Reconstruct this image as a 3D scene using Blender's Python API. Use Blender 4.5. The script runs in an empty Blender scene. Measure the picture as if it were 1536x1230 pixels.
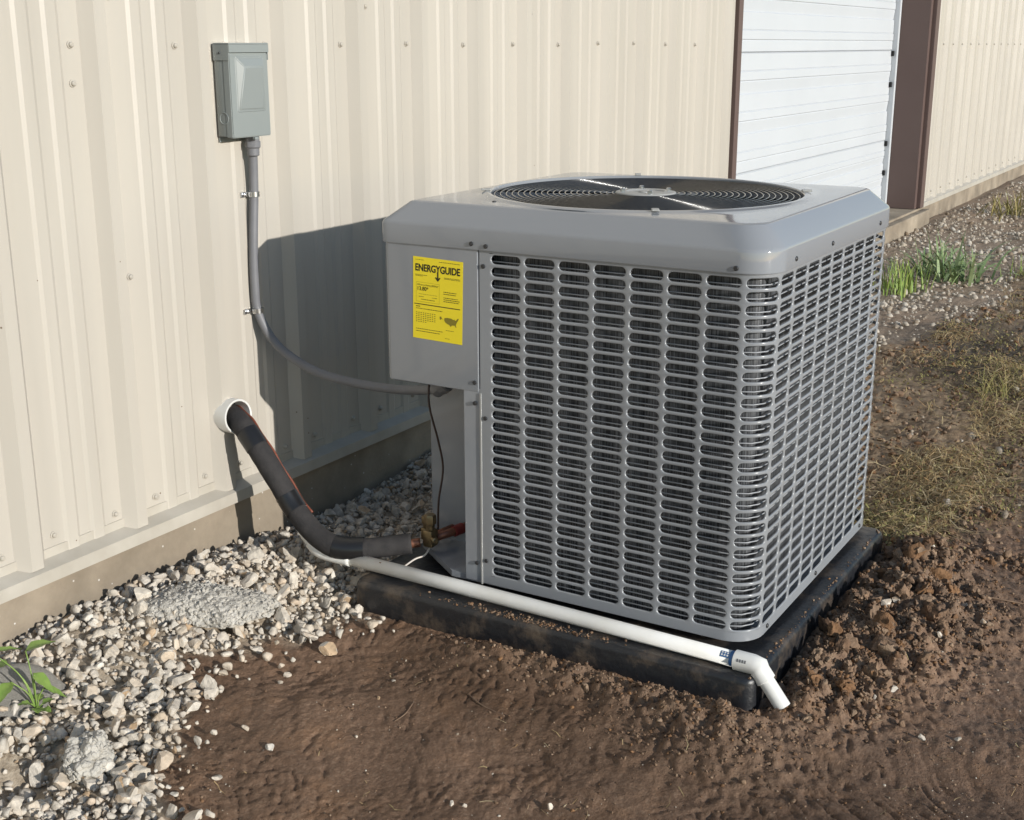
import bpy, bmesh, math, random
import numpy as np
from mathutils import Vector, Matrix, Euler

# ------------------------------------------------------------------ scene, camera, light
sc = bpy.context.scene
COL = sc.collection
random.seed(7)
RNG = np.random.default_rng(11)

CAM = np.array([-2.3499, -2.2314, 1.369])
YAW, PITCH, ROLL, FPX = 0.5363, -0.2777, -0.0013, 1920.2          # focal length in pixels of the 1536-wide photo
_fw = np.array([math.cos(PITCH)*math.cos(YAW), math.cos(PITCH)*math.sin(YAW), math.sin(PITCH)])
_r = np.array([math.sin(YAW), -math.cos(YAW), 0.0]); _u = np.cross(_r, _fw)
_r, _u = _r*math.cos(ROLL)+_u*math.sin(ROLL), -_r*math.sin(ROLL)+_u*math.cos(ROLL)
cam_data = bpy.data.cameras.new('camera'); cam = bpy.data.objects.new('camera', cam_data); COL.objects.link(cam)
cam_data.sensor_fit = 'HORIZONTAL'; cam_data.sensor_width = 36.0; cam_data.lens = FPX/1536*36.0
cam_data.clip_start = 0.05; cam_data.clip_end = 600
cam.matrix_world = Matrix(((_r[0], _u[0], -_fw[0], CAM[0]), (_r[1], _u[1], -_fw[1], CAM[1]), (_r[2], _u[2], -_fw[2], CAM[2]), (0, 0, 0, 1)))
sc.camera = cam

SUN = Vector((-0.21, -1.0, 0.267)).normalized()                   # towards the sun: low, behind the photographer's right shoulder
world = bpy.data.worlds.new('World'); sc.world = world; world.use_nodes = True
wn, wl = world.node_tree.nodes, world.node_tree.links
sky = wn.new('ShaderNodeTexSky'); sky.sky_type = 'NISHITA'; sky.sun_disc = False
sky.sun_elevation = math.asin(SUN.z); sky.sun_rotation = math.atan2(SUN.x, SUN.y)
sky.air_density = 1.0; sky.dust_density = 0.15; sky.ozone_density = 1.0
wn['Background'].inputs['Strength'].default_value = 0.15
wl.new(sky.outputs[0], wn['Background'].inputs['Color'])
sun_data = bpy.data.lights.new('sun', 'SUN'); sun = bpy.data.objects.new('sun', sun_data); COL.objects.link(sun)
sun_data.energy = 4.5; sun_data.angle = math.radians(0.55); sun_data.color = (1.0, 0.965, 0.90)
sun.rotation_euler = (-SUN).to_track_quat('-Z', 'Y').to_euler(); sun.location = (-1, -4, 4)

sc.view_settings.view_transform = 'Standard'; sc.view_settings.look = 'None'
sc.view_settings.exposure = 0.08; sc.view_settings.gamma = 1.0; sc.view_settings.use_curve_mapping = False
sc.render.engine = 'CYCLES'
sc.cycles.use_denoising = True
try: sc.cycles.denoiser = 'OPENIMAGEDENOISE'
except Exception: pass
sc.cycles.max_bounces = 8; sc.cycles.diffuse_bounces = 4; sc.cycles.glossy_bounces = 4
sc.cycles.sample_clamp_indirect = 10.0; sc.cycles.blur_glossy = 0.0

# ------------------------------------------------------------------ pixel -> place helper (direction only; distance from the plane it lies on)
def on(px, py, axis, val):
    d = _fw + _r*(px-768)/FPX - _u*(py-615)/FPX
    return CAM + d*(val-CAM[axis])/d[axis]

# ------------------------------------------------------------------ materials
def mat(name, base, rough=0.6, spec=0.5, metal=0.0, var=None, vscale=6.0, bump=0.0, bscale=40.0, bdist=0.01, coat=0.0, detail=6.0):
    m = bpy.data.materials.new(name); m.use_nodes = True
    n, l = m.node_tree.nodes, m.node_tree.links
    b = n['Principled BSDF']
    b.inputs['Base Color'].default_value = (*base, 1); b.inputs['Roughness'].default_value = rough
    b.inputs['Specular IOR Level'].default_value = spec; b.inputs['Metallic'].default_value = metal
    if coat: b.inputs['Coat Weight'].default_value = coat; b.inputs['Coat Roughness'].default_value = 0.12
    tc = n.new('ShaderNodeTexCoord')
    if var:
        t = n.new('ShaderNodeTexNoise'); t.inputs['Scale'].default_value = vscale; t.inputs['Detail'].default_value = detail
        l.new(tc.outputs['Object'], t.inputs['Vector'])
        r = n.new('ShaderNodeValToRGB'); r.color_ramp.elements[0].position = 0.3; r.color_ramp.elements[1].position = 0.7
        r.color_ramp.elements[0].color = (*base, 1); r.color_ramp.elements[1].color = (*var, 1)
        l.new(t.outputs['Fac'], r.inputs['Fac']); l.new(r.outputs['Color'], b.inputs['Base Color'])
    if bump:
        t2 = n.new('ShaderNodeTexNoise'); t2.inputs['Scale'].default_value = bscale; t2.inputs['Detail'].default_value = detail
        l.new(tc.outputs['Object'], t2.inputs['Vector'])
        bp = n.new('ShaderNodeBump'); bp.inputs['Strength'].default_value = bump; bp.inputs['Distance'].default_value = bdist
        l.new(t2.outputs['Fac'], bp.inputs['Height']); l.new(bp.outputs['Normal'], b.inputs['Normal'])
    return m

def island_mat(name, colors, rough=0.85, spec=0.3, bump=0.5, bscale=120.0, bdist=0.004, mottling=0.25):
    """colour picked per loose piece, plus mottling"""
    m = bpy.data.materials.new(name); m.use_nodes = True
    n, l = m.node_tree.nodes, m.node_tree.links
    b = n['Principled BSDF']; b.inputs['Roughness'].default_value = rough; b.inputs['Specular IOR Level'].default_value = spec
    g = n.new('ShaderNodeNewGeometry'); oi = n.new('ShaderNodeObjectInfo')
    add = n.new('ShaderNodeMath'); add.operation = 'ADD'; fr = n.new('ShaderNodeMath'); fr.operation = 'FRACT'
    l.new(g.outputs['Random Per Island'], add.inputs[0]); l.new(oi.outputs['Random'], add.inputs[1]); l.new(add.outputs[0], fr.inputs[0])
    r = n.new('ShaderNodeValToRGB'); r.color_ramp.interpolation = 'LINEAR'
    els = r.color_ramp.elements
    while len(els) < len(colors): els.new(0.5)
    for i, c in enumerate(colors): els[i].position = i/(len(colors)-1); els[i].color = (*c, 1)
    l.new(fr.outputs[0], r.inputs['Fac'])
    t = n.new('ShaderNodeTexNoise'); t.inputs['Scale'].default_value = 70; t.inputs['Detail'].default_value = 5
    l.new(g.outputs['Position'], t.inputs['Vector'])
    mr = n.new('ShaderNodeMapRange'); mr.inputs['From Min'].default_value = 0.3; mr.inputs['From Max'].default_value = 0.7
    mr.inputs['To Min'].default_value = 1-mottling; mr.inputs['To Max'].default_value = 1+mottling*0.6
    l.new(t.outputs['Fac'], mr.inputs['Value'])
    mx = n.new('ShaderNodeVectorMath'); mx.operation = 'SCALE'
    l.new(r.outputs['Color'], mx.inputs[0]); l.new(mr.outputs[0], mx.inputs['Scale']); l.new(mx.outputs[0], b.inputs['Base Color'])
    if bump:
        t2 = n.new('ShaderNodeTexNoise'); t2.inputs['Scale'].default_value = bscale; t2.inputs['Detail'].default_value = 4
        l.new(g.outputs['Position'], t2.inputs['Vector'])
        bp = n.new('ShaderNodeBump'); bp.inputs['Strength'].default_value = bump; bp.inputs['Distance'].default_value = bdist
        l.new(t2.outputs['Fac'], bp.inputs['Height']); l.new(bp.outputs['Normal'], b.inputs['Normal'])
    return m

M = {}
M['cream'] = mat('cream_painted_steel', (0.438, 0.404, 0.354), 0.38, 0.4, var=(0.424, 0.390, 0.339), vscale=1.3, bump=0.22, bscale=2.2, bdist=0.02, detail=2)
def weather_wall(m):
    n, l = m.node_tree.nodes, m.node_tree.links; b = n['Principled BSDF']; src = b.inputs['Base Color'].links[0].from_socket
    g = n.new('ShaderNodeNewGeometry'); mp = n.new('ShaderNodeMapping'); mp.inputs['Scale'].default_value = (9, 9, 0.35); l.new(g.outputs['Position'], mp.inputs['Vector'])
    t = n.new('ShaderNodeTexNoise'); t.inputs['Scale'].default_value = 1.0; t.inputs['Detail'].default_value = 5; l.new(mp.outputs[0], t.inputs['Vector'])
    mr = n.new('ShaderNodeMapRange'); mr.inputs['From Min'].default_value = 0.35; mr.inputs['From Max'].default_value = 0.6; mr.inputs['To Min'].default_value = 0.94; mr.inputs['To Max'].default_value = 1.02
    l.new(t.outputs['Fac'], mr.inputs['Value'])
    sc_ = n.new('ShaderNodeVectorMath'); sc_.operation = 'SCALE'; l.new(src, sc_.inputs[0]); l.new(mr.outputs[0], sc_.inputs['Scale'])
    v = n.new('ShaderNodeTexVoronoi'); v.inputs['Scale'].default_value = 34; l.new(g.outputs['Position'], v.inputs['Vector'])
    lt = n.new('ShaderNodeMath'); lt.operation = 'LESS_THAN'; lt.inputs[1].default_value = 0.075; l.new(v.outputs['Distance'], lt.inputs[0])
    sp = n.new('ShaderNodeSeparateColor'); l.new(v.outputs['Color'], sp.inputs[0]); sx = n.new('ShaderNodeSeparateXYZ'); l.new(g.outputs['Position'], sx.inputs[0])
    zr = n.new('ShaderNodeMapRange'); zr.inputs['From Min'].default_value = 0.25; zr.inputs['From Max'].default_value = 1.1; zr.inputs['To Min'].default_value = 0.86; zr.inputs['To Max'].default_value = 0.995; l.new(sx.outputs['Z'], zr.inputs['Value'])
    gt = n.new('ShaderNodeMath'); gt.operation = 'GREATER_THAN'; l.new(sp.outputs[0], gt.inputs[0]); l.new(zr.outputs[0], gt.inputs[1])
    mu = n.new('ShaderNodeMath'); mu.operation = 'MULTIPLY'; l.new(lt.outputs[0], mu.inputs[0]); l.new(gt.outputs[0], mu.inputs[1])
    mx = n.new('ShaderNodeMix'); mx.data_type = 'RGBA'; l.new(mu.outputs[0], mx.inputs['Factor']); l.new(sc_.outputs[0], mx.inputs['A']); mx.inputs['B'].default_value = (0.16, 0.115, 0.08, 1)
    l.new(mx.outputs['Result'], b.inputs['Base Color'])
weather_wall(M['cream'])
M['trim'] = mat('cream_trim', (0.44, 0.408, 0.356), 0.45, 0.4, var=(0.37, 0.338, 0.288), vscale=14)
M['brown'] = mat('brown_painted_trim', (0.105, 0.070, 0.062), 0.5, 0.4, var=(0.115, 0.078, 0.069), vscale=3)
M['white_door'] = mat('white_door_steel', (0.50, 0.52, 0.545), 0.5, 0.4, var=(0.475, 0.495, 0.52), vscale=2)
M['conc'] = None
M['grey'] = mat('grey_powder_coat', (0.245, 0.257, 0.277), 0.08, 0.6, var=(0.237, 0.249, 0.269), vscale=2.5, bump=0.10, bscale=2.6, bdist=0.02, detail=1.5)
M['grille'] = mat('grey_grille_coat', (0.247, 0.259, 0.279), 0.20, 0.55, var=(0.232, 0.240, 0.252), vscale=3.5)
M['coil'] = None
M['black'] = mat('black_matt', (0.012, 0.012, 0.013), 0.6, 0.3)
M['blade'] = mat('dark_fan_blade', (0.014, 0.014, 0.015), 0.5, 0.4)
M['wire'] = mat('black_coated_wire', (0.012, 0.012, 0.013), 0.16, 0.7)
M['lipwire'] = mat('grey_lip_wire', (0.30, 0.31, 0.33), 0.35, 0.5)
M['hub'] = mat('pale_grey_hub', (0.32, 0.32, 0.31), 0.4, 0.5)
M['steel'] = mat('zinc_steel', (0.62, 0.62, 0.62), 0.28, 0.5, metal=1.0)
M['darkscrew'] = mat('dark_screw', (0.025, 0.025, 0.027), 0.4, 0.5)
M['pvc'] = mat('white_pvc', (0.74, 0.735, 0.715), 0.34, 0.5, var=(0.67, 0.655, 0.615), vscale=16)
M['blue'] = mat('blue_print', (0.05, 0.14, 0.32), 0.5, 0.4)
M['greyprint'] = mat('grey_print', (0.16, 0.16, 0.17), 0.6, 0.3)
M['foam'] = mat('black_foam', (0.026, 0.025, 0.026), 0.85, 0.25, var=(0.042, 0.039, 0.039), vscale=35, bump=0.35, bscale=160, bdist=0.003)
M['tape'] = mat('black_tape', (0.012, 0.012, 0.013), 0.3, 0.5)
M['copper'] = mat('copper', (0.34, 0.15, 0.09), 0.45, 0.5, metal=0.7, var=(0.16, 0.07, 0.05), vscale=40)
M['brass'] = mat('brass', (0.27, 0.205, 0.11), 0.38, 0.5, metal=0.85, var=(0.17, 0.125, 0.075), vscale=60)
M['redcap'] = mat('red_band', (0.17, 0.022, 0.02), 0.5, 0.4)
M['redwire'] = mat('brown_red_wire', (0.17, 0.048, 0.026), 0.5, 0.4)
M['darkwire'] = mat('dark_wire', (0.04, 0.022, 0.018), 0.5, 0.4)
M['whitewire'] = mat('pale_wire', (0.55, 0.50, 0.45), 0.5, 0.4)
M['boxgrey'] = mat('disconnect_grey', (0.225, 0.245, 0.24), 0.36, 0.5, var=(0.215, 0.235, 0.23), vscale=8)
M['conduit'] = mat('grey_conduit', (0.17, 0.17, 0.18), 0.5, 0.4, var=(0.15, 0.15, 0.16), vscale=30)
M['yellow'] = mat('label_yellow', (0.82, 0.66, 0.02), 0.45, 0.4)
M['print'] = mat('label_print', (0.015, 0.013, 0.010), 0.5, 0.3)
M['mapprint'] = mat('label_map_print', (0.22, 0.18, 0.02), 0.5, 0.3)
M['stone'] = island_mat('limestone_gravel', [(0.40, 0.335, 0.26), (0.50, 0.44, 0.365), (0.56, 0.505, 0.43), (0.46, 0.415, 0.355), (0.62, 0.57, 0.50), (0.48, 0.385, 0.285), (0.54, 0.485, 0.415), (0.42, 0.375, 0.32), (0.57, 0.51, 0.435), (0.40, 0.275, 0.165)], 0.9, 0.25, 0.7, 130, 0.004)
M['chunk'] = mat('rough_cement', (0.52, 0.49, 0.44), 0.92, 0.2, var=(0.38, 0.355, 0.315), vscale=22, bump=0.9, bscale=110, bdist=0.010)
M['dusty'] = island_mat('dusty_far_gravel', [(0.20, 0.15, 0.105), (0.36, 0.305, 0.24), (0.46, 0.41, 0.345), (0.27, 0.215, 0.16), (0.52, 0.475, 0.41), (0.32, 0.265, 0.205)], 0.92, 0.2, 0)
M['clod'] = island_mat('soil_clods', [(0.15, 0.09, 0.056), (0.24, 0.16, 0.104), (0.19, 0.12, 0.078), (0.29, 0.205, 0.14), (0.12, 0.073, 0.047), (0.24, 0.13, 0.064)], 0.95, 0.2, 0.8, 170, 0.004)
M['straw'] = island_mat('dry_grass_blades', [(0.30, 0.195, 0.095), (0.50, 0.37, 0.20), (0.36, 0.215, 0.10), (0.42, 0.34, 0.16), (0.24, 0.165, 0.10), (0.56, 0.45, 0.28), (0.34, 0.29, 0.13)], 0.8, 0.25, 0, mottling=0.2)
M['moss'] = island_mat('low_green_leaves', [(0.20, 0.185, 0.06), (0.34, 0.29, 0.11), (0.15, 0.155, 0.05), (0.36, 0.28, 0.13), (0.24, 0.22, 0.08)], 0.75, 0.3, 0, mottling=0.2)
M['grassgreen'] = island_mat('green_blades', [(0.14, 0.23, 0.045), (0.23, 0.31, 0.07), (0.18, 0.27, 0.05), (0.32, 0.33, 0.10)], 0.55, 0.4, 0, mottling=0.15)
M['weedblue'] = island_mat('grey_green_blades', [(0.17, 0.25, 0.10), (0.26, 0.33, 0.16), (0.13, 0.21, 0.075), (0.33, 0.37, 0.20)], 0.6, 0.4, 0, mottling=0.15)
M['leaf'] = mat('green_leaf', (0.14, 0.23, 0.045), 0.45, 0.4, var=(0.21, 0.30, 0.07), vscale=60)
M['twig'] = mat('dry_twig', (0.22, 0.15, 0.10), 0.85, 0.2, var=(0.13, 0.085, 0.06), vscale=50)

def concrete():
    m = mat('cast_concrete', (0.33, 0.28, 0.22), 0.9, 0.25, var=(0.22, 0.188, 0.148), vscale=5, bump=0.35, bscale=70, bdist=0.004)
    n, l = m.node_tree.nodes, m.node_tree.links; b = n['Principled BSDF']
    src = b.inputs['Base Color'].links[0].from_socket
    tc = [x for x in n if x.type == 'TEX_COORD'][0]
    v = n.new('ShaderNodeTexVoronoi'); v.inputs['Scale'].default_value = 55; l.new(tc.outputs['Object'], v.inputs['Vector'])
    lt = n.new('ShaderNodeMath'); lt.operation = 'LESS_THAN'; lt.inputs[1].default_value = 0.13; l.new(v.outputs['Distance'], lt.inputs[0])
    hs = n.new('ShaderNodeSeparateColor'); l.new(v.outputs['Color'], hs.inputs[0])
    g2 = n.new('ShaderNodeMath'); g2.operation = 'GREATER_THAN'; g2.inputs[1].default_value = 0.82; l.new(hs.outputs[0], g2.inputs[0])
    mu = n.new('ShaderNodeMath'); mu.operation = 'MULTIPLY'; l.new(lt.outputs[0], mu.inputs[0]); l.new(g2.outputs[0], mu.inputs[1])
    mx = n.new('ShaderNodeMix'); mx.data_type = 'RGBA'
    l.new(mu.outputs[0], mx.inputs['Factor']); l.new(src, mx.inputs['A']); l.new(hs.outputs[1], mx.inputs['B'])
    mm = n.new('ShaderNodeMix'); mm.data_type = 'RGBA'; mm.inputs['Factor'].default_value = 0.55
    l.new(mx.outputs['Result'], mm.inputs['B']); l.new(src, mm.inputs['A']); l.new(mm.outputs['Result'], b.inputs['Base Color'])
    return m
M['conc'] = concrete()
def stain_concrete(m):
    n, l = m.node_tree.nodes, m.node_tree.links; b = n['Principled BSDF']; src = b.inputs['Base Color'].links[0].from_socket
    g = n.new('ShaderNodeNewGeometry'); t = n.new('ShaderNodeTexNoise'); t.inputs['Scale'].default_value = 2.7; t.inputs['Detail'].default_value = 8; t.inputs['Roughness'].default_value = 0.65; l.new(g.outputs['Position'], t.inputs['Vector'])
    r = n.new('ShaderNodeValToRGB'); e = r.color_ramp.elements; e[0].position = 0.36; e[0].color = (0.72, 0.69, 0.66, 1); e[1].position = 0.60; e[1].color = (1.08, 1.06, 1.03, 1); l.new(t.outputs['Fac'], r.inputs['Fac'])
    mx = n.new('ShaderNodeMix'); mx.data_type = 'RGBA'; mx.blend_type = 'MULTIPLY'; mx.inputs['Factor'].default_value = 1.0
    l.new(src, mx.inputs['A']); l.new(r.outputs['Color'], mx.inputs['B']); l.new(mx.outputs['Result'], b.inputs['Base Color'])
stain_concrete(M['conc'])

def coil_mat():
    m = mat('coil_fins', (0.10, 0.105, 0.11), 0.45, 0.5, metal=0.3)
    n, l = m.node_tree.nodes, m.node_tree.links; b = n['Principled BSDF']
    tc = [x for x in n if x.type == 'TEX_COORD'][0]
    mp = n.new('ShaderNodeMapping'); mp.inputs['Scale'].default_value = (420, 420, 10); l.new(tc.outputs['Object'], mp.inputs['Vector'])
    t = n.new('ShaderNodeTexNoise'); t.inputs['Scale'].default_value = 1.0; t.inputs['Detail'].default_value = 2; l.new(mp.outputs[0], t.inputs['Vector'])
    r = n.new('ShaderNodeValToRGB'); r.color_ramp.elements[0].color = (0.015, 0.016, 0.019, 1); r.color_ramp.elements[1].color = (0.115, 0.12, 0.13, 1)
    r.color_ramp.elements[0].position = 0.35; r.color_ramp.elements[1].position = 0.65
    l.new(t.outputs['Fac'], r.inputs['Fac']); l.new(r.outputs[0], b.inputs['Base Color'])
    return m
M['coil'] = coil_mat()

def pad_mat():
    m = mat('black_pad_plastic', (0.020, 0.021, 0.024), 0.38, 0.5, bump=0.5, bscale=60, bdist=0.004)
    n, l = m.node_tree.nodes, m.node_tree.links; b = n['Principled BSDF']
    tc = [x for x in n if x.type == 'TEX_COORD'][0]
    t = n.new('ShaderNodeTexNoise'); t.inputs['Scale'].default_value = 9; t.inputs['Detail'].default_value = 9; t.inputs['Roughness'].default_value = 0.7
    l.new(tc.outputs['Object'], t.inputs['Vector'])
    r = n.new('ShaderNodeValToRGB'); e = r.color_ramp.elements
    e[0].position = 0.50; e[0].color = (0.014, 0.015, 0.018, 1); e[1].position = 0.72; e[1].color = (0.12, 0.09, 0.065, 1)
    l.new(t.outputs['Fac'], r.inputs['Fac']); l.new(r.outputs[0], b.inputs['Base Color'])
    return m
M['pad'] = pad_mat()

# ------------------------------------------------------------------ mesh helpers
def mesh(name, verts, faces, m=None, smooth=False, angle=None):
    me = bpy.data.meshes.new(name)
    me.from_pydata([tuple(map(float, v)) for v in verts], [], faces)
    me.update()
    if m: me.materials.append(m)
    if smooth or angle:
        me.polygons.foreach_set('use_smooth', [True]*len(me.polygons))
        if angle: me.set_sharp_from_angle(angle=math.radians(angle))
    return me

def link(name, me, parent=None, loc=(0, 0, 0), rot=None, scale=None):
    o = bpy.data.objects.new(name, me); COL.objects.link(o)
    o.location = loc
    if rot is not None: o.rotation_euler = rot
    if scale is not None: o.scale = scale
    if parent is not None: o.parent = parent
    return o

def tag(o, label, cat=None, group=None, kind=None):
    if label: o['label'] = label
    if cat: o['category'] = cat
    if group: o['group'] = group
    if kind: o['kind'] = kind
    return o

def root(name, loc, label, cat, group=None):
    o = bpy.data.objects.new(name, None); COL.objects.link(o); o.location = loc; o.empty_display_size = 0.1
    return tag(o, label, cat, group)

def world_of(o):
    v = Vector((0, 0, 0))
    while o is not None: v += Vector(o.location); o = o.parent
    return v

def part(name, vf, m, parent, smooth=False, angle=None):
    """mesh given in world coordinates, stored relative to its (unrotated) parent"""
    v, f = vf
    off = world_of(parent) if parent is not None else Vector((0, 0, 0))
    v = np.asarray(v, float) - np.array(off)
    return link(name, mesh(name, v, f, m, smooth, angle), parent)

def join(*vfs):
    V, F, n = [], [], 0
    for v, f in vfs:
        V.extend([tuple(x) for x in v]); F.extend([tuple(i+n for i in q) for q in f]); n += len(v)
    return V, F

def box(x0, x1, y0, y1, z0, z1, bev=0.0, seg=2):
    bm = bmesh.new(); bmesh.ops.create_cube(bm, size=1.0)
    for v in bm.verts: v.co = Vector(((x0+x1)/2+v.co.x*(x1-x0), (y0+y1)/2+v.co.y*(y1-y0), (z0+z1)/2+v.co.z*(z1-z0)))
    if bev: bmesh.ops.bevel(bm, geom=bm.edges[:], offset=bev, segments=seg, affect='EDGES', profile=0.5)
    bm.verts.index_update()
    out = ([tuple(v.co) for v in bm.verts], [tuple(v.index for v in f.verts) for f in bm.faces]); bm.free(); return out

def catmull(pts, n=8):
    P = [np.array(p, float) for p in pts]; P = [2*P[0]-P[1]]+P+[2*P[-1]-P[-2]]
    out = []
    for i in range(1, len(P)-2):
        a, b, c, d = P[i-1:i+3]
        for k in range(n):
            t = k/n
            out.append(0.5*((2*b)+(-a+c)*t+(2*a-5*b+4*c-d)*t*t+(-a+3*b-3*c+d)*t**3))
    out.append(P[-2]); return out

def tube(path, rad, n=14, caps=True, closed=False):
    P = [np.array(p, float) for p in path]; N = len(P)
    rads = rad if hasattr(rad, '__len__') else [rad]*N
    T = []
    for i in range(N):
        if closed: d = P[(i+1) % N]-P[i-1]
        else: d = P[min(i+1, N-1)]-P[max(i-1, 0)]
        T.append(d/np.linalg.norm(d))
    ref = np.array([0, 0, 1.0]) if abs(T[0][2]) < 0.9 else np.array([1.0, 0, 0])
    a = np.cross(T[0], ref); a /= np.linalg.norm(a)
    V, F = [], []
    for i in range(N):
        a = a-T[i]*(a@T[i]); a /= np.linalg.norm(a); b = np.cross(T[i], a)
        for k in range(n):
            t = 2*math.pi*k/n; V.append(P[i]+rads[i]*(a*math.cos(t)+b*math.sin(t)))
    for i in range(N if closed else N-1):
        j = (i+1) % N
        for k in range(n):
            k2 = (k+1) % n; F.append((i*n+k, i*n+k2, j*n+k2, j*n+k))
    if caps and not closed:
        F.append(tuple(range(n-1, -1, -1))); F.append(tuple((N-1)*n+k for k in range(n)))
    return V, F

def lathe(profile, origin, axis=(0, 0, 1), n=24, cap0=True, cap1=True):
    """profile: list of (r, h) along axis"""
    ax = Vector(axis).normalized(); q = Vector((0, 0, 1)).rotation_difference(ax); o = Vector(origin)
    V, F = [], []
    for r, h in profile:
        for k in range(n):
            t = 2*math.pi*k/n; V.append(tuple(o+q @ Vector((r*math.cos(t), r*math.sin(t), h))))
    for i in range(len(profile)-1):
        for k in range(n):
            k2 = (k+1) % n; F.append((i*n+k, i*n+k2, (i+1)*n+k2, (i+1)*n+k))
    if cap0: F.append(tuple(range(n-1, -1, -1)))
    if cap1: F.append(tuple((len(profile)-1)*n+k for k in range(n)))
    return V, F

def prism(poly, axis, a0, a1):
    """poly: 2-D points in the plane of the other two axes; extruded along axis"""
    n = len(poly); V = []
    for a in (a0, a1):
        for p in poly:
            q = list(p); q.insert(axis, a); V.append(tuple(q))
    F = [tuple(range(n)), tuple(range(2*n-1, n-1, -1))]
    for k in range(n):
        k2 = (k+1) % n; F.append((k, k2, n+k2, n+k))
    bm = bmesh.new(); vs = [bm.verts.new(v) for v in V]
    for f in F: bm.faces.new([vs[i] for i in f])
    bmesh.ops.recalc_face_normals(bm, faces=bm.faces[:]); bm.verts.index_update()
    out = ([tuple(v.co) for v in bm.verts], [tuple(v.index for v in f.verts) for f in bm.faces]); bm.free(); return out

# ------------------------------------------------------------------ noise
_perm = np.random.default_rng(3).permutation(512)
_perm = np.concatenate([_perm, _perm, _perm])
def perlin(x, y, seed=0):
    x = np.asarray(x, float)+seed*17.31; y = np.asarray(y, float)+seed*9.73
    xi = np.floor(x).astype(int); yi = np.floor(y).astype(int); xf = x-xi; yf = y-yi
    xi &= 511; yi &= 511
    u = xf*xf*xf*(xf*(xf*6-15)+10); v = yf*yf*yf*(yf*(yf*6-15)+10)
    def g(ix, iy, fx, fy):
        h = _perm[_perm[ix & 511]+(iy & 511)]*(2*math.pi/512)
        return np.cos(h)*fx+np.sin(h)*fy
    n00 = g(xi, yi, xf, yf); n10 = g(xi+1, yi, xf-1, yf); n01 = g(xi, yi+1, xf, yf-1); n11 = g(xi+1, yi+1, xf-1, yf-1)
    return ((n00*(1-u)+n10*u)*(1-v)+(n01*(1-u)+n11*u)*v)*1.5
def fbm(x, y, o=4, seed=0):
    a, f, s = 1.0, 1.0, 0.0
    for i in range(o): s = s+a*perlin(x*f, y*f, seed+i); a *= 0.5; f *= 2.03
    return s
def sstep(a, b, x): t = np.clip((x-a)/(b-a), 0, 1); return t*t*(3-2*t)

# ------------------------------------------------------------------ ground
UX0, UX1, UYN, UYF, R = 0.0, 0.88, -1.416, -0.495, 0.07            # condenser footprint: near wall side UYF, outer side UYN
PADX0, PADX1, PADY0, PADY1, PADZ = -0.112, 0.872, -1.462, -0.455, 0.140
# gravel / mud boundary seen in the photograph, as (x, y)
GB = [(-3.0, -1.25), (-1.6, -0.95), (-0.98, -0.70), (-0.87, -0.55), (-0.66, -0.46), (-0.545, -0.355), (-0.40, -0.42), (-0.26, -0.475), (-0.12, -0.53), (0.0, -0.60), (0.87, -0.60), (1.0, -0.62), (1.6, -0.55), (2.6, -0.55), (3.4, -0.95), (5.0, -1.1), (9.0, -0.75), (14.0, -0.6)]
def gravel_edge(x): return np.interp(x, [p[0] for p in GB], [p[1] for p in GB])
def gravel_mask(x, y):
    e = gravel_edge(x)+0.07*perlin(x*5, y*5, 5)+0.04*perlin(x*14, y*14, 6)
    return sstep(-0.03, 0.05, y-e)
def heap_mask(x, y):
    """broken soil thrown up along the outer side of the pad"""
    a = np.exp(-((y+1.56)/0.11)**2)*sstep(-0.20, 0.08, x)*(1-sstep(0.80, 1.15, x))
    b = np.exp(-((x-0.48)/0.32)**2-((y+1.68)/0.15)**2)
    c = np.exp(-((x+0.25)/0.12)**2-((y+1.42)/0.20)**2)*0.75
    d = np.exp(-((x+0.15)/0.07)**2)*sstep(-1.5, -1.2, -abs(y+1.2)-1.0)*0.5
    e = np.exp(-((x+0.16)/0.06)**2-((y+1.13)/0.33)**2)*0.7
    return np.clip(a*0.9+b*0.7+c*0.7+e, 0, 1)
def pad_dist(x, y):
    dx = np.maximum(np.maximum(PADX0-x, x-PADX1), 0); dy = np.maximum(np.maximum(PADY0-y, y-PADY1), 0)
    return np.sqrt(dx*dx+dy*dy)
def thatch_mask(x, y):
    b = (x-1.0)-1.35*np.maximum(-1.46-y, 0)
    m = sstep(-0.12, 0.35, b+0.25*perlin(x*2.2, y*2.2, 40))*sstep(-0.35, -0.75, y-0.0)
    return m*(1-gravel_mask(x, y))
def base_h(x, y):
    h = 0.060+0.014*fbm(x*1.3, y*1.3, 3, 1)
    bank = sstep(-0.60, -0.03, y)*np.where(x < 1.0, 0.060, 0.030)
    h = h*1.0+bank*(1-0.5*np.exp(-((x-0.45)/0.35)**2))
    h = h+0.030*np.exp(-((x+0.33)/0.30)**2-((y+0.16)/0.14)**2)
    h = h-0.050*np.exp(-((x+1.03)/0.075)**2-((y+0.39)/0.075)**2)     # washed-out hollow by the plant
    h = h+heap_mask(x, y)*0.040
    h = h+0.03*sstep(0.9, 3.0, x)*sstep(-3.0, -1.0, y)
    d = pad_dist(x, y)
    return h*1.0+(0.062-h)*(1-sstep(0.0, 0.05, d))*np.where((y < -1.40) & (x > 0.1), 0.0, 0.7)
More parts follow.
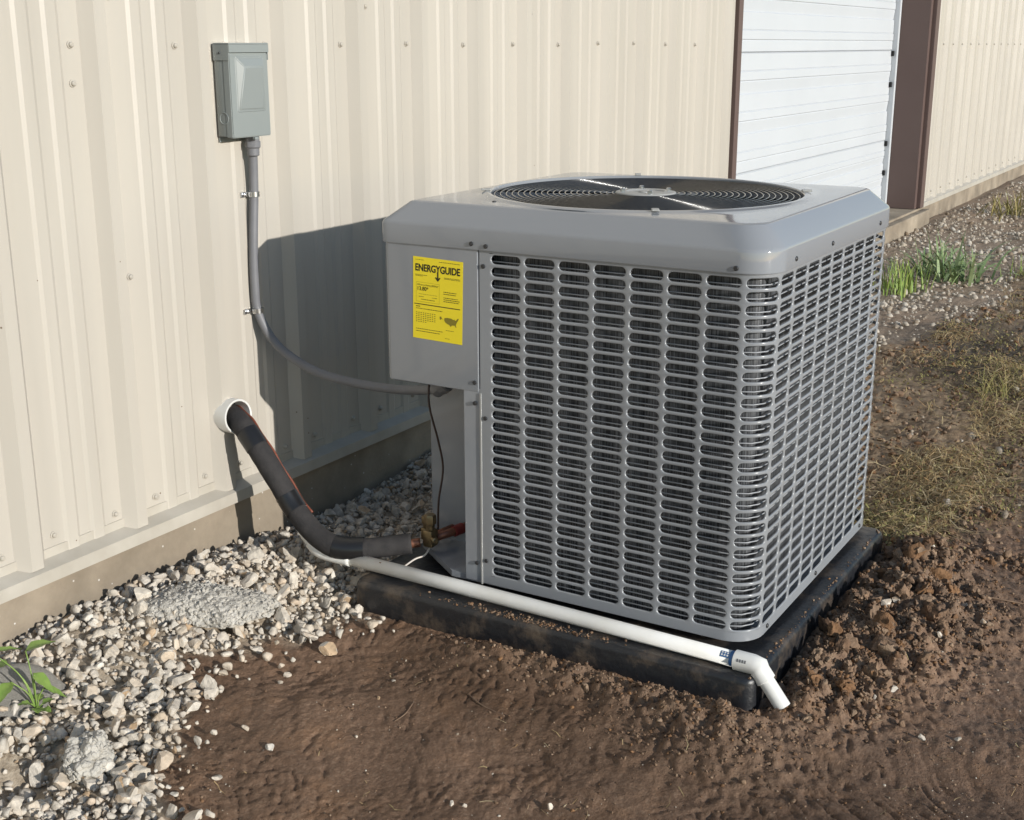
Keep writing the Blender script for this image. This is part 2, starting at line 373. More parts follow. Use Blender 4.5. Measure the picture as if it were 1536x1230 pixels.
def detail_h(x, y):
    g = gravel_mask(x, y); hp = heap_mask(x, y); th = thatch_mask(x, y)
    mud = (1-g)
    # smeared, scraped mud: long low ridges running away from the lens, with cracks and pits
    ang = 0.62; c, s = math.cos(ang), math.sin(ang)
    wx = x+0.05*perlin(x*4, y*4, 8); wy = y+0.05*perlin(x*4, y*4, 9)
    a = c*wx+s*wy; b = -s*wx+c*wy
    am = sstep(-0.25, 0.45, perlin(x*2.6, y*2.6, 11))
    smear = (perlin(a*5, b*21, 12)*0.0022+perlin(a*13, b*60, 13)*0.0012)*am+perlin(a*30, b*120, 14)*0.0008
    lump = 0.0055*fbm(x*7, y*7, 3, 15)
    fine = 0.0022*fbm(x*42, y*42, 3, 18)
    pits = -0.0035*sstep(0.30, 0.9, fbm(a*13, b*30, 3, 21))*sstep(0.0, 0.5, perlin(x*3.1, y*3.1, 22)+0.25)
    rid = lambda f, k: 1-2*np.abs(perlin(a*f*0.8, b*f*1.5, k))
    m2 = sstep(-0.15, 0.40, fbm(x*2.1, y*2.1, 2, 26)); m3 = sstep(0.05, 0.55, fbm(x*3.3+2, y*3.3, 2, 27))
    slit = -0.0042*sstep(0.40, 0.56, perlin(a*22, b*85, 47))*sstep(0.0, 0.5, fbm(x*2.7, y*2.7, 2, 48))-0.0035*sstep(0.44, 0.60, perlin(b*20+3, a*78, 49))*sstep(0.15, 0.6, fbm(x*2.2+5, y*2.2, 2, 50))
    crack = slit+m2*(0.0030*rid(9, 41)+0.0018*rid(21, 42)+0.0012*rid(46, 43))+m3*(0.0045*np.maximum(fbm(x*30, y*30, 2, 44), 0)+0.0025*fbm(x*65, y*65, 2, 45))+0.010*perlin(x*4.5, y*4.5, 46)
    rough = sstep(-0.1, 0.5, perlin(x*2.0, y*2.0, 28))
    cl = np.abs(perlin(x*17, y*17, 30))+0.5*np.abs(perlin(x*36, y*36, 31))+0.25*np.abs(perlin(x*75, y*75, 32))
    clods = (np.where(x < -0.06, 0.022, 0.042)*cl-np.where(x < -0.06, 0.006, 0.012))*np.clip(hp*1.3+0.12*rough, 0, 1)
    return mud*(smear*(1-th)+lump*(0.6+0.6*rough)+fine*(0.6+1.2*rough)+pits+crack+clods)+g*(0.006*fbm(x*20, y*20, 3, 35))+th*(0.007*fbm(x*12, y*12, 3, 37)+0.006*np.abs(perlin(x*30, y*30, 38)))
def ground_h(x, y): return base_h(x, y)+detail_h(x, y)

def axis_lines(lo, dlo, dhi, hi, step, grow=1.12, fine=False):
    mid = list(np.arange(dlo, dhi, step)); out = mid[:]
    s, p = step, dlo
    while p > lo: s = min(s*grow, 40); p -= s; out.insert(0, p)
    s, p = step, mid[-1]
    while p < hi: s = min(s*(1.008 if fine and s < 0.045 else max(grow, 1.06 if fine else grow)), 40); p += s; out.append(p)
    return np.array(out)
def build_ground():
    xs = axis_lines(-260, -1.2, 1.0, 260, 0.0042, 1.05, True); ys = axis_lines(-260, -2.1, 0.0, 260, 0.0042, 1.05)
    X, Y = np.meshgrid(xs, ys, indexing='ij')
    near = np.exp(-(np.maximum(np.hypot(X-0.5, Y+1)-14, 0)/8)**2)
    Z = np.where(near > 1e-3, base_h(X, Y)*near+0.05*(1-near)+detail_h(X, Y)*near, 0.05)
    Z = np.where(Y > 0.05, 0.02, Z)
    nx, ny = X.shape
    V = np.stack([X, Y, Z], -1).reshape(-1, 3)
    idx = np.arange(nx*ny).reshape(nx, ny)
    Fq = np.stack([idx[:-1, :-1], idx[1:, :-1], idx[1:, 1:], idx[:-1, 1:]], -1).reshape(-1, 4)
    me = bpy.data.meshes.new('ground')
    me.vertices.add(len(V)); me.vertices.foreach_set('co', V.ravel().astype(np.float32))
    me.loops.add(Fq.size); me.loops.foreach_set('vertex_index', Fq.ravel().astype(np.int32))
    me.polygons.add(len(Fq)); me.polygons.foreach_set('loop_start', (np.arange(len(Fq))*4).astype(np.int32))
    me.update(calc_edges=True)
    me.polygons.foreach_set('use_smooth', np.ones(len(Fq), dtype=bool))
    att = me.color_attributes.new('zone', 'FLOAT_COLOR', 'POINT')
    dark = np.clip(1.5*np.exp(-((X-3.25)/0.75)**2-((Y+1.25-0.16*(X-3.25))/0.36)**2)+0.5*perlin(X*3, Y*4, 51)-0.2, 0, 1)*(X > 1.6)
    Cc = np.stack([gravel_mask(X, Y)*np.where(X > 1.6, 0.45, 1.0), thatch_mask(X, Y), np.clip(heap_mask(X, Y), 0, 1), dark], -1).reshape(-1, 4)
    att.data.foreach_set('color', Cc.ravel().astype(np.float32))
    me.materials.append(ground_mat())
    o = link('ground', me); o['kind'] = 'structure'
    o['label'] = 'scraped brown mud with trampled dry turf and gravel strip'
    return o
def ground_mat():
    m = bpy.data.materials.new('mud_ground'); m.use_nodes = True
    n, l = m.node_tree.nodes, m.node_tree.links; b = n['Principled BSDF']
    b.inputs['Specular IOR Level'].default_value = 0.25; b.inputs['Roughness'].default_value = 0.82
    g = n.new('ShaderNodeNewGeometry'); at = n.new('ShaderNodeAttribute'); at.attribute_name = 'zone'
    sep = n.new('ShaderNodeSeparateColor'); l.new(at.outputs['Color'], sep.inputs[0])
    def noise(scale, det=6, rough=0.6):
        t = n.new('ShaderNodeTexNoise'); t.inputs['Scale'].default_value = scale; t.inputs['Detail'].default_value = det; t.inputs['Roughness'].default_value = rough
        l.new(g.outputs['Position'], t.inputs['Vector']); return t.outputs['Fac']
    def ramp(fac, stops):
        r = n.new('ShaderNodeValToRGB'); e = r.color_ramp.elements
        while len(e) < len(stops): e.new(0.5)
        for i, (p, c) in enumerate(stops): e[i].position = p; e[i].color = (*c, 1)
        l.new(fac, r.inputs['Fac']); return r.outputs['Color']
    def mix(f, a, c):
        x = n.new('ShaderNodeMix'); x.data_type = 'RGBA'
        if isinstance(f, float): x.inputs['Factor'].default_value = f
        else: l.new(f, x.inputs['Factor'])
        l.new(a, x.inputs['A']); l.new(c, x.inputs['B']); return x.outputs['Result']
    mud = ramp(noise(2.6, 8), [(0.32, (0.120, 0.070, 0.044)), (0.5, (0.195, 0.118, 0.076)), (0.68, (0.26, 0.166, 0.112))])
    rust = ramp(noise(9, 5), [(0.50, (0.17, 0.104, 0.066)), (0.72, (0.30, 0.158, 0.074))])
    mud = mix(0.38, mud, rust)
    spk = ramp(noise(120, 3), [(0.32, (0.085, 0.054, 0.036)), (0.52, (0.20, 0.128, 0.087)), (0.74, (0.38, 0.285, 0.205))])
    mud = mix(0.30, mud, spk)
    damp = ramp(noise(1.1, 4), [(0.38, (0.72, 0.70, 0.67)), (0.52, (1.0, 1.0, 1.0)), (0.66, (1.35, 1.34, 1.32))])
    ml_ = n.new('ShaderNodeMix'); ml_.data_type = 'RGBA'; ml_.blend_type = 'MULTIPLY'; ml_.inputs['Factor'].default_value = 1.0
    l.new(mud, ml_.inputs['A']); l.new(damp, ml_.inputs['B']); mud = ml_.outputs['Result']
    fines = ramp(noise(60, 5), [(0.3, (0.22, 0.17, 0.12)), (0.7, (0.46, 0.39, 0.30))])
    col = mix(sep.outputs[0], mud, fines)
    th = ramp(noise(26, 7), [(0.3, (0.12, 0.082, 0.053)), (0.5, (0.23, 0.16, 0.10)), (0.7, (0.33, 0.25, 0.165))])
    col = mix(sep.outputs[1], col, th)
    hp = ramp(noise(30, 6), [(0.3, (0.14, 0.088, 0.058)), (0.55, (0.23, 0.152, 0.10)), (0.75, (0.30, 0.215, 0.15))])
    hf = n.new('ShaderNodeMath'); hf.operation = 'MULTIPLY'; hf.inputs[1].default_value = 0.8; l.new(sep.outputs[2], hf.inputs[0])
    col = mix(hf.outputs[0], col, hp)
    dk = ramp(noise(40, 6), [(0.3, (0.030, 0.026, 0.022)), (0.7, (0.075, 0.062, 0.05))])
    df = n.new('ShaderNodeMath'); df.operation = 'MULTIPLY'; df.inputs[1].default_value = 0.85; l.new(at.outputs['Alpha'], df.inputs[0])
    col = mix(df.outputs[0], col, dk)
    l.new(col, b.inputs['Base Color'])
    mr = n.new('ShaderNodeMapRange'); mr.inputs['From Min'].default_value = 0.35; mr.inputs['From Max'].default_value = 0.62; mr.inputs['To Min'].default_value = 0.48; mr.inputs['To Max'].default_value = 0.92
    l.new(noise(2.6, 8), mr.inputs['Value']); l.new(mr.outputs[0], b.inputs['Roughness'])
    bp = n.new('ShaderNodeBump'); bp.inputs['Strength'].default_value = 0.7; bp.inputs['Distance'].default_value = 0.006
    l.new(noise(150, 6, 0.65), bp.inputs['Height']); l.new(bp.outputs['Normal'], b.inputs['Normal'])
    return m
ground = build_ground()

# ------------------------------------------------------------------ building
RIB0, PITCHX, RIBD = -0.367, 0.3048, 0.026          # x of a rib's top edge, rib pitch, rib depth
ZPAN, ZEAVE = 0.272, 4.25
DX0, DX1, DTOP = 3.39, 7.0, 3.35                    # overhead door opening
bld = root('metal_building', (0, 0, 0), 'cream ribbed steel building with brown door trim and concrete footing', 'building')
def rib_profile():
    """one 12 inch period starting at the foot of a rib: (x, y)"""
    p = [(0, 0), (0.023, -RIBD), (0.054, -RIBD), (0.078, 0)]
    for c in (0.158, 0.232): p += [(c-0.022, 0), (c-0.013, -0.0045), (c+0.013, -0.0045), (c+0.022, 0)]
    return p
def panel_mesh(x0, x1, z0, z1, name):
    """cream sheet between x0 and x1, following the building's rib phase"""
    k0 = math.floor((x0-(RIB0-0.023))/PITCHX); pts = []
    prof = rib_profile()
    k = k0-1
    allp = []
    while True:
        b = RIB0-0.023+k*PITCHX
        for px, py in prof: allp.append((b+px, py))
        if b > x1+PITCHX: break
        k += 1
    ax = np.array([p[0] for p in allp]); ay = np.array([p[1] for p in allp])
    xs = [x0]+[x for x in ax if x0+1e-4 < x < x1-1e-4]+[x1]
    pts = [(x, float(np.interp(x, ax, ay))) for x in xs]
    t = 0.0012; V, F = [], []
    n = len(pts)
    for z in (z0, z1):
        for x, y in pts: V.append((x, y, z))
    for z in (z0, z1):
        for x, y in pts: V.append((x, y+t, z))
    for i in range(n-1):
        F.append((i, i+1, n+i+1, n+i)); F.append((2*n+i, 3*n+i, 3*n+i+1, 2*n+i+1))
        F.append((i, 2*n+i, 2*n+i+1, i+1)); F.append((n+i, n+i+1, 3*n+i+1, 3*n+i))
    return V, F
seams = [RIB0+0.030+PITCHX*k for k in range(-12, 60, 3)]
def wall_run(xa, xb, z0, z1):
    cuts = [xa]+[s for s in seams if xa+0.05 < s < xb-0.05]+[xb]
    for a, b in zip(cuts[:-1], cuts[1:]): part('wall_panel', panel_mesh(a, b, z0, z1, 'wall_panel'), M['cream'], bld)
wall_run(-3.9, DX0-0.035, ZPAN, ZEAVE); wall_run(DX1+0.12, 11.30, ZPAN, ZEAVE); wall_run(11.45, 16.0, ZPAN, ZEAVE)
wall_run(DX0-0.035, DX1+0.12, DTOP+0.06, ZEAVE)
# concrete footing, base trim
part('foundation', box(-3.95, 16.05, -0.022, 0.30, -0.30, 0.236), M['conc'], bld)
part('door_sill', box(DX0+0.01, DX1+0.22, -0.075, -0.0225, -0.25, 0.222, 0.006), M['conc'], bld)
for a, b in ((-3.9, DX0-0.04), (DX1+0.125, 16.0)):
    part('base_trim', prism([(0.004, 0.300), (-0.0030, 0.300), (-0.0030, 0.279), (-0.036, 0.266), (-0.0385, 0.238), (-0.0365, 0.238), (-0.034, 0.2635), (0.004, 0.2745)], 0, a, b), M['trim'], bld)
# door surround
part('door_jamb', box(DX0-0.05, DX0, -0.040, 0.24, 0.240, DTOP, 0.003), M['brown'], bld)
part('door_jamb', join(box(DX1, DX1+0.055, -0.012, 0.24, 0.240, DTOP), box(DX1+0.0555, DX1+0.15, -0.042, -0.0008, 0.240, DTOP+0.05, 0.003)), M['brown'], bld)
part('door_header', box(DX0-0.05, DX1+0.15, -0.043, 0.24, DTOP+0.001, DTOP+0.13, 0.003), M['brown'], bld)
part('door_jamb', box(11.30, 11.45, -0.040, 0.1, 0.240, ZEAVE-0.02, 0.003), M['brown'], bld)
od = bpy.data.objects.new('overhead_door', None); COL.objects.link(od); od.parent = bld; od.location = (DX0, 0.22, 0.24)
def door_section(z0, z1):
    """three planks a section, each with a raised rib between two grooves"""
    P = []; H = z1-z0; n = 3
    for i in range(n):
        zt = z1-i*H/n; w = H/n
        g = 0.0075 if i == 0 else 0.005
        P += [(0.222+g, zt), (0.220, zt-0.006), (0.220, zt-w*0.43), (0.223, zt-w*0.43-0.003), (0.217, zt-w*0.43-0.008), (0.217, zt-w*0.67), (0.223, zt-w*0.67-0.005), (0.220, zt-w*0.67-0.010)]
    P += [(0.220, z0+0.006), (0.228, z0+0.0015), (0.26, z0+0.0015), (0.26, z1)]
    return prism(P, 0, DX0+0.03, DX1-0.045)
zt = 1.33+0.615*3
while zt > 0.35:
    z0 = max(zt-0.615, 0.242)
    part('door_section', door_section(z0, zt), M['white_door'], od); zt -= 0.615
part('door_stop', box(DX1-0.04, DX1-0.004, 0.185, 0.235, 0.243, DTOP-0.004, 0.003), M['white_door'], od)
for z in (1.31, 1.10, 0.695, 0.49): part('hinge', box(DX1-0.066, DX1-0.046, 0.200, 0.219, z-0.018, z+0.018, 0.004), M['black'], od)
# rest of the shell (not seen from here, but it closes the building)
part('end_wall', box(-3.95, -3.91, 0.002, 9.0, 0.24, ZEAVE), M['cream'], bld)
part('end_wall', box(16.01, 16.05, 0.002, 9.0, 0.24, ZEAVE), M['cream'], bld)
part('rear_wall', box(-3.95, 16.05, 9.002, 9.04, 0.24, ZEAVE), M['cream'], bld)
part('roof', prism([(-0.10, ZEAVE+0.002), (9.15, ZEAVE+0.002), (4.5, ZEAVE+1.0)], 0, -4.1, 16.2), M['trim'], bld)
part('floor_slab', box(-3.9, 16.0, 0.301, 8.99, 0.0, 0.234), M['conc'], bld)
# fasteners
sv, sf = lathe([(0.0085, 0.0), (0.0085, 0.0018), (0.0060, 0.0022), (0.0056, 0.0065), (0.0035, 0.0085)], (0, 0, 0), (0, -1, 0), 10)
screw_me = mesh('screw', sv, sf, M['trim'], angle=30)
def screw(x, z, y=-0.0005): link('screw', screw_me, bld, (x, y, z))
for k in range(-3, 13):
    rx = RIB0+k*PITCHX
    if rx > DX0-0.1: continue
    screw(rx-0.050+random.uniform(-.004, .004), 1.372+random.uniform(-.004, .004))
    for dx in (-0.050, 0.082): screw(rx+dx+random.uniform(-.006, .006), 0.322+random.uniform(-.004, .004))
    if k % 3 == 0: screw(rx+0.065, 1.472)
for x, z in ((-0.419, 1.292), (-0.285, 0.322)): screw(x, z)
screw(-0.330, 0.867, -RIBD-0.0005)
for k in range(25, 39):
    rx = RIB0+k*PITCHX
    if rx < DX1+0.2 or 11.2 < rx+0.05 < 11.55 or rx > 12.5: continue
    for dx in (-0.050, 0.082):
        screw(rx+dx, 1.372); screw(rx+dx, 0.322)
    if k % 2 == 0: screw(rx+0.09, 1.51)

# ------------------------------------------------------------------ equipment pad
def rrect(x0, x1, y0, y1, r, n=8):
    P = []
    for cx, cy, a0 in ((x1-r, y1-r, 0), (x0+r, y1-r, 90), (x0+r, y0+r, 180), (x1-r, y0+r, 270)):
        for k in range(n+1):
            a = math.radians(a0+90*k/n); P.append((cx+r*math.cos(a), cy+r*math.sin(a)))
    return P
def ringstack(rings):
    n = len(rings[0]); V = [p for r in rings for p in r]; F = []
    for i in range(len(rings)-1):
        for k in range(n):
            k2 = (k+1) % n; F.append((i*n+k, i*n+k2, (i+1)*n+k2, (i+1)*n+k))
    return V, F
def pad_geo():
    prof = [(0.0, 0.030), (0.0, 0.126), (0.002, 0.133), (0.006, 0.138), (0.013, PADZ), (0.030, PADZ)]
    rings = []
    for ins, z in prof:
        pts = rrect(PADX0+ins, PADX1-ins, PADY0+ins, PADY1-ins, max(0.028-ins*0.5, 0.01), 6)
        rings.append([(x+0.0015*perlin(x*9, y*9+z*20, 60), y+0.0015*perlin(x*9+z*20, y*9, 61), z+(0.0015*perlin(x*8, y*8, 62) if z > 0.1 else 0)) for x, y in pts])
    V, F = ringstack(rings); n = len(rings[0]); F.append(tuple((len(rings)-1)*n+k for k in range(n)))
    return V, F
pad = tag(part('equipment_pad', pad_geo(), M['pad'], None, angle=40), 'black plastic equipment pad lying on the mud under the grey unit', 'pad')

# ------------------------------------------------------------------ condenser unit
ZB, ZC, ZSK, ZTOP = 0.158, 0.940, 0.986, 1.031
SEAM = -0.752
unit = root('condenser_unit', ((UX0+UX1)/2, (UYN+UYF)/2, PADZ), 'grey louvered air conditioner condenser with yellow label beside the building', 'air conditioner')
# --- perimeter walk: s = 0 at the access-panel seam on the front face, going towards the outer corner
L1 = (SEAM)-(UYN+R); LA = math.pi/2*R; L2 = (UX1-R)-(UX0+R); L3 = (UYF-R)-(UYN+R)
def walk(s, d=0.0, z=0.0):
    """point on the cabinet skin at arc length s, pushed inwards by d"""
    if s < L1: return (UX0+d, SEAM-s, z)
    s -= L1
    if s < LA:
        a = s/R; rr = R-d; return (UX0+R-rr*math.cos(a), UYN+R-rr*math.sin(a), z)
    s -= LA
    if s < L2: return (UX0+R+s, UYN+d, z)
    s -= L2
    if s < LA:
        a = s/R; rr = R-d; return (UX1-R+rr*math.sin(a), UYN+R-rr*math.cos(a), z)
    s -= LA
    if s < L3: return (UX1-d, UYN+R+s, z)
    s -= L3
    if s < LA:
        a = s/R; rr = R-d; return (UX1-R+rr*math.cos(a), UYF-R+rr*math.sin(a), z)
    s -= LA
    return (UX1-R-s, UYF-d, z)
PS, QZ = 0.0834, 0.0270                                            # slot pitch round the cabinet and up it
S1 = 0.0662; ZR1 = 0.9215; ZR28 = ZR1-27*QZ
SL, SH = 0.0368, 0.0098                                            # slot half length, half height
def slot_outline(du, dv, nst=7, narc=8):
    """stadium, counter-clockwise in (u, v); du/dv half sizes"""
    r = dv; P = []
    for k in range(nst): P.append((du-r-(2*(du-r))*k/(nst-1)*1.0, dv))
    for k in range(1, narc): a = math.pi/2+math.pi*k/narc; P.append((-(du-r)+r*math.cos(a), r*math.sin(a)))
    for k in range(nst): P.append((-(du-r)+2*(du-r)*k/(nst-1), -dv))
    for k in range(1, narc): a = -math.pi/2+math.pi*k/narc; P.append(((du-r)+r*math.cos(a), r*math.sin(a)))
    return P
def to_rect(P, hu, hv, du, dv):
    out = []
    for u, v in P:
        r = dv
        if abs(v) >= dv-1e-9: out.append((u*hu/(du-r) if abs(u) > (du-r)-1e-9 else u, math.copysign(hv, v)))
        else: out.append((math.copysign(hu, u), hv*max(-1, min(1, v/dv*1.0))))
    return out
def weld(V, F, dist=2e-5):
    bm = bmesh.new(); vs = [bm.verts.new(v) for v in V]
    for f in F: bm.faces.new([vs[i] for i in f])
    bmesh.ops.remove_doubles(bm, verts=bm.verts[:], dist=dist); bm.verts.index_update()
    out = ([tuple(v.co) for v in bm.verts], [tuple(v.index for v in f.verts) for f in bm.faces]); bm.free(); return out
def louver(s0, s1, cols, d=0.0):
    """stamped sheet between s0 and s1 with slots at the given column centres"""
    V, F = [], []
    prof = [(0.0020, 0.0), (0.0011, 0.0003), (0.0003, 0.0012), (-0.0001, 0.0022), (-0.0001, 0.0034)]   # (outset from the hole, depth)
    outl = [slot_outline(SL+o, SH+o) for o, _ in prof]
    rect = to_rect(outl[0], PS/2, QZ/2, SL+prof[0][0], SH+prof[0][0]); n = len(rect)
    for c in cols:
        for r in range(28):
            z = ZR1-r*QZ; b = len(V)
            for u, v in rect: V.append(walk(c+u, d, z+v))
            for (o, dep), P in zip(prof, outl):
                for u, v in P: V.append(walk(c+u, d+dep, z+v))
            for i in range(len(prof)):
                for k in range(n):
                    k2 = (k+1) % n; F.append((b+i*n+k, b+(i+1)*n+k, b+(i+1)*n+k2, b+i*n+k2))
    def plain(sa, sb, za, zb, step=0.012):
        m = max(1, int(math.ceil((sb-sa)/step))); b = len(V)
        for i in range(m+1):
            s = sa+(sb-sa)*i/m; V.append(walk(s, d, za)); V.append(walk(s, d, zb))
        for i in range(m): F.append((b+2*i, b+2*i+2, b+2*i+3, b+2*i+1))
    ca, cb = cols[0]-PS/2, cols[-1]+PS/2
    zt, zb = ZR1+QZ/2, ZR28-QZ/2
    plain(s0, s1, ZB, zb); plain(s0, s1, zt, ZC+0.01)
    if ca > s0+1e-4: plain(s0, ca, zb, zt)
    if s1 > cb+1e-4: plain(cb, s1, zb, zt)
    V, F = weld(V, F)
    # turned-in bottom and vertical edges
    m = 80; b = len(V)
    for i in range(m+1):
        s = s0+(s1-s0)*i/m; V.append(walk(s, d, ZB)); V.append(walk(s, d+0.012, ZB))
    for i in range(m): F.append((b+2*i, b+2*i+1, b+2*i+3, b+2*i+2))
    for s in (s0+1e-5, s1-1e-5):
        b = len(V); V.extend([walk(s, d, ZB), walk(s, d, ZC), walk(s, d+0.012, ZC), walk(s, d+0.012, ZB)]); F.append((b, b+1, b+2, b+3))
    return V, F
cols1 = [S1+PS*k for k in range(18)]
SB = cols1[-1]+PS/2+0.004
gp = part('louvered_panel', louver(0.0, SB, cols1), M['grille'], unit, angle=38)
cols2 = [SB+0.020+PS/2+PS*k for k in range(20)]
SE = L1+3*LA+L2+L3+(UX1-R-0.21)
cols2 = [c for c in cols2 if c+PS/2 < SE-0.002]
part('louvered_panel', louver(SB+0.001, SE, cols2), M['grille'], unit, angle=38)
# --- coil behind the slots, fan shroud floor
def coil_geo():
    V, F = [], []; m = 170; s1 = SE-0.06
    for i in range(m+1):
        s = 0.02+(s1-0.02)*i/m
        for d in (0.030, 0.075):
            V.append(walk(s, min(d, 0.0685) if False else d, ZB+0.006)); V.append(walk(s, d, ZC+0.02))
    for i in range(m):
        a, b = 4*i, 4*i+4
        F += [(a, b, b+1, a+1), (a+2, a+3, b+3, b+2), (a+1, b+1, b+3, a+3)]
    F += [(0, 1, 3, 2), (4*m, 4*m+2, 4*m+3, 4*m+1)]
    return V, F
part('coil', coil_geo(), M['coil'], unit)
# added wires imitating the bent-in lower lip of each slot row
for r in range(28):
    z = ZR1-r*QZ-0.0062
    part('slot_lip_wire', tube([walk(0.012+(SE-0.05)*i/90, 0.0150, z) for i in range(91)], 0.0015, 5, False), M['lipwire'], unit, smooth=True)
# --- service side: upper access panel with rounded rear corner, post, recess walls, base pan
ZU = 0.617
def access_geo():
    """folded sheet: front face from the seam to the rear corner, round it, a short return"""
    pts = [(UX0+0.010, SEAM+0.003), (UX0+0.0012, SEAM+0.003), (UX0-0.0012, SEAM+0.0055)]
    rr = 0.014
    pts += [(UX0-0.0012, UYF-rr)]
    for k in range(1, 9):
        a = math.pi/2*k/8; pts.append((UX0+rr-rr*math.cos(a)-0.0012*math.cos(a), UYF-rr+rr*math.sin(a)))
    pts += [(0.20, UYF), (0.20, UYF-0.010)]
    prof = [(0.0, ZC+0.01), (0.0, ZU+0.006), (0.0015, ZU+0.002), (0.006, ZU), (0.05, ZU)]
    V, F = [], []; cx, cy = 0.12, -0.64
    for ins, z in prof:
        for x, y in pts:
            l = math.hypot(cx-x, cy-y); V.append((x+(cx-x)/l*ins, y+(cy-y)/l*ins, z))
    n = len(pts)
    for i in range(len(prof)-1):
        for k in range(n-1): F.append((i*n+k, i*n+k+1, (i+1)*n+k+1, (i+1)*n+k))
    F.append(tuple((len(prof)-1)*n+k for k in range(n)))
    return V, F
acc = part('access_panel', access_geo(), M['grey'], unit, angle=35)
part('corner_post', join(box(UX0+0.0005, UX0+0.0035, SEAM-0.006, SEAM+0.045, ZB, ZU+0.01, 0.001), box(UX0+0.0038, UX0+0.045, SEAM+0.040, SEAM+0.043, ZB, ZU)), M['grey'], unit)
part('corner_post', box(UX0-0.0022, UX0+0.0003, SEAM-0.0035, SEAM+0.0015, ZB-0.004, ZU, 0.0010), M['hub'], unit)
part('recess_wall', join(box(0.170, 0.173, SEAM+0.002, UYF-0.004, ZB, ZU+0.02), box(0.046, 0.1695, SEAM+0.0425, SEAM+0.0455, ZB, ZU), box(0.150, 0.1695, SEAM+0.075, SEAM+0.12, ZB, ZU-0.10, 0.002)), M['grey'], unit)
part('base_pan', prism([(UX0+0.016, UYN+0.09), (UX0+0.09, UYN+0.016), (UX1-0.09, UYN+0.016), (UX1-0.016, UYN+0.09), (UX1-0.016, UYF-0.07), (UX1-0.07, UYF-0.006), (0.12, UYF-0.006), (UX0+0.004, -0.665)], 2, 0.1535, 0.168), M['grey'], unit)
for x, y in ((0.12, -1.30), (0.76, -1.30), (0.76, -0.60), (0.20, -0.62)):
    part('foot', lathe([(0.032, PADZ+0.0005), (0.030, 0.1530)], (x, y, 0), n=16), M['black'], unit)
# --- top cap
FC = (0.438, -0.943); FR = 0.366
def cap_ring(ins, z, r0, N=576):
    x0, x1, y0, y1 = UX0-0.005+ins, UX1+0.005-ins, UYN-0.005+ins, UYF+0.005-ins
    out = []
    for k in range(N):
        a = 2*math.pi*(k+0.5)/N; c, s = math.cos(a), math.sin(a)
        cx, cy = FC
        # ray from the fan centre to the rounded rectangle
        tx = (x1-cx)/c if c > 1e-9 else ((x0-cx)/c if c < -1e-9 else 1e9); ty = (y1-cy)/s if s > 1e-9 else ((y0-cy)/s if s < -1e-9 else 1e9)
        t = min(tx, ty); x, y = cx+t*c, cy+t*s
        r = 0.014 if (c < 0 and s > 0) else r0
        qx = x1-r if x > x1-r else (x0+r if x < x0+r else None); qy = y1-r if y > y1-r else (y0+r if y < y0+r else None)
        if qx is not None and qy is not None:
            ox, oy = cx-qx, cy-qy; b = ox*c+oy*s; cc = ox*ox+oy*oy-r*r; t = -b+math.sqrt(max(b*b-cc, 0)); x, y = cx+t*c, cy+t*s
        out.append((x, y, z))
    return out
def circ(r, z, N=576): return [(FC[0]+r*math.cos(2*math.pi*(k+0.5)/N), FC[1]+r*math.sin(2*math.pi*(k+0.5)/N), z) for k in range(N)]
def blend(A, B, t): return [tuple(a[i]*(1-t)+b[i]*t for i in range(3)) for a, b in zip(A, B)]
def cap_geo():
    rings = [cap_ring(0.006, ZC+0.001, R), cap_ring(0.0008, ZC, R+0.004), cap_ring(0, ZC+0.002, R+0.004), cap_ring(0, ZSK-0.004, R+0.004), cap_ring(0.0008, ZSK, R+0.004), cap_ring(0.003, ZSK+0.004, R+0.003),
             cap_ring(0.042, ZTOP-0.006, R*0.75), cap_ring(0.046, ZTOP-0.002, R*0.72), cap_ring(0.051, ZTOP, R*0.70), cap_ring(0.058, ZTOP+0.0004, R*0.68)]
    o = rings[-1]; inn = circ(0.388, ZTOP+0.0025)
    rings += [blend(o, inn, 0.35), blend(o, inn, 0.7), inn, circ(0.380, ZTOP+0.0055), circ(0.374, ZTOP+0.0062), circ(FR+0.002, ZTOP+0.0055), circ(FR, ZTOP+0.003), circ(FR, ZTOP-0.02), circ(FR-0.004, ZTOP-0.13), circ(FR, ZTOP-0.20)]
    return ringstack(rings)
cap = part('top_cap', cap_geo(), M['grey'], unit, angle=22)
# --- fan guard: hub plate with bolts, rings, spokes
guard = bpy.data.objects.new('fan_guard', None); COL.objects.link(guard); guard.parent = unit
guard.location = Vector((FC[0], FC[1], ZTOP))-world_of(unit)
def gz(r): return ZTOP-0.001+0.002*(1-(r/FR)**2)
for k in range(21):
    r = 0.079+k*(FR-0.008-0.079)/20
    part('guard_ring', tube([(FC[0]+r*math.cos(a), FC[1]+r*math.sin(a), gz(r)) for a in np.linspace(0, 2*math.pi, 97)[:-1]], 0.0016, 6, closed=True), M['wire'], guard, smooth=True)
for k in range(4):
    a = math.radians(14+90*k); c, s = math.cos(a), math.sin(a)
    part('guard_spoke', tube([(FC[0]+r*c, FC[1]+r*s, gz(r)-0.0042) for r in np.linspace(0.05, FR+0.004, 9)], 0.0021, 6), M['black'], guard, smooth=True)
part('hub_plate', lathe([(0.070, -0.002), (0.072, 0.0), (0.070, 0.0025), (0.046, 0.004), (0.042, 0.0015), (0.018, 0.001), (0.016, 0.004)], (FC[0], FC[1], gz(0.05)+0.001), n=40), M['hub'], guard, angle=30)
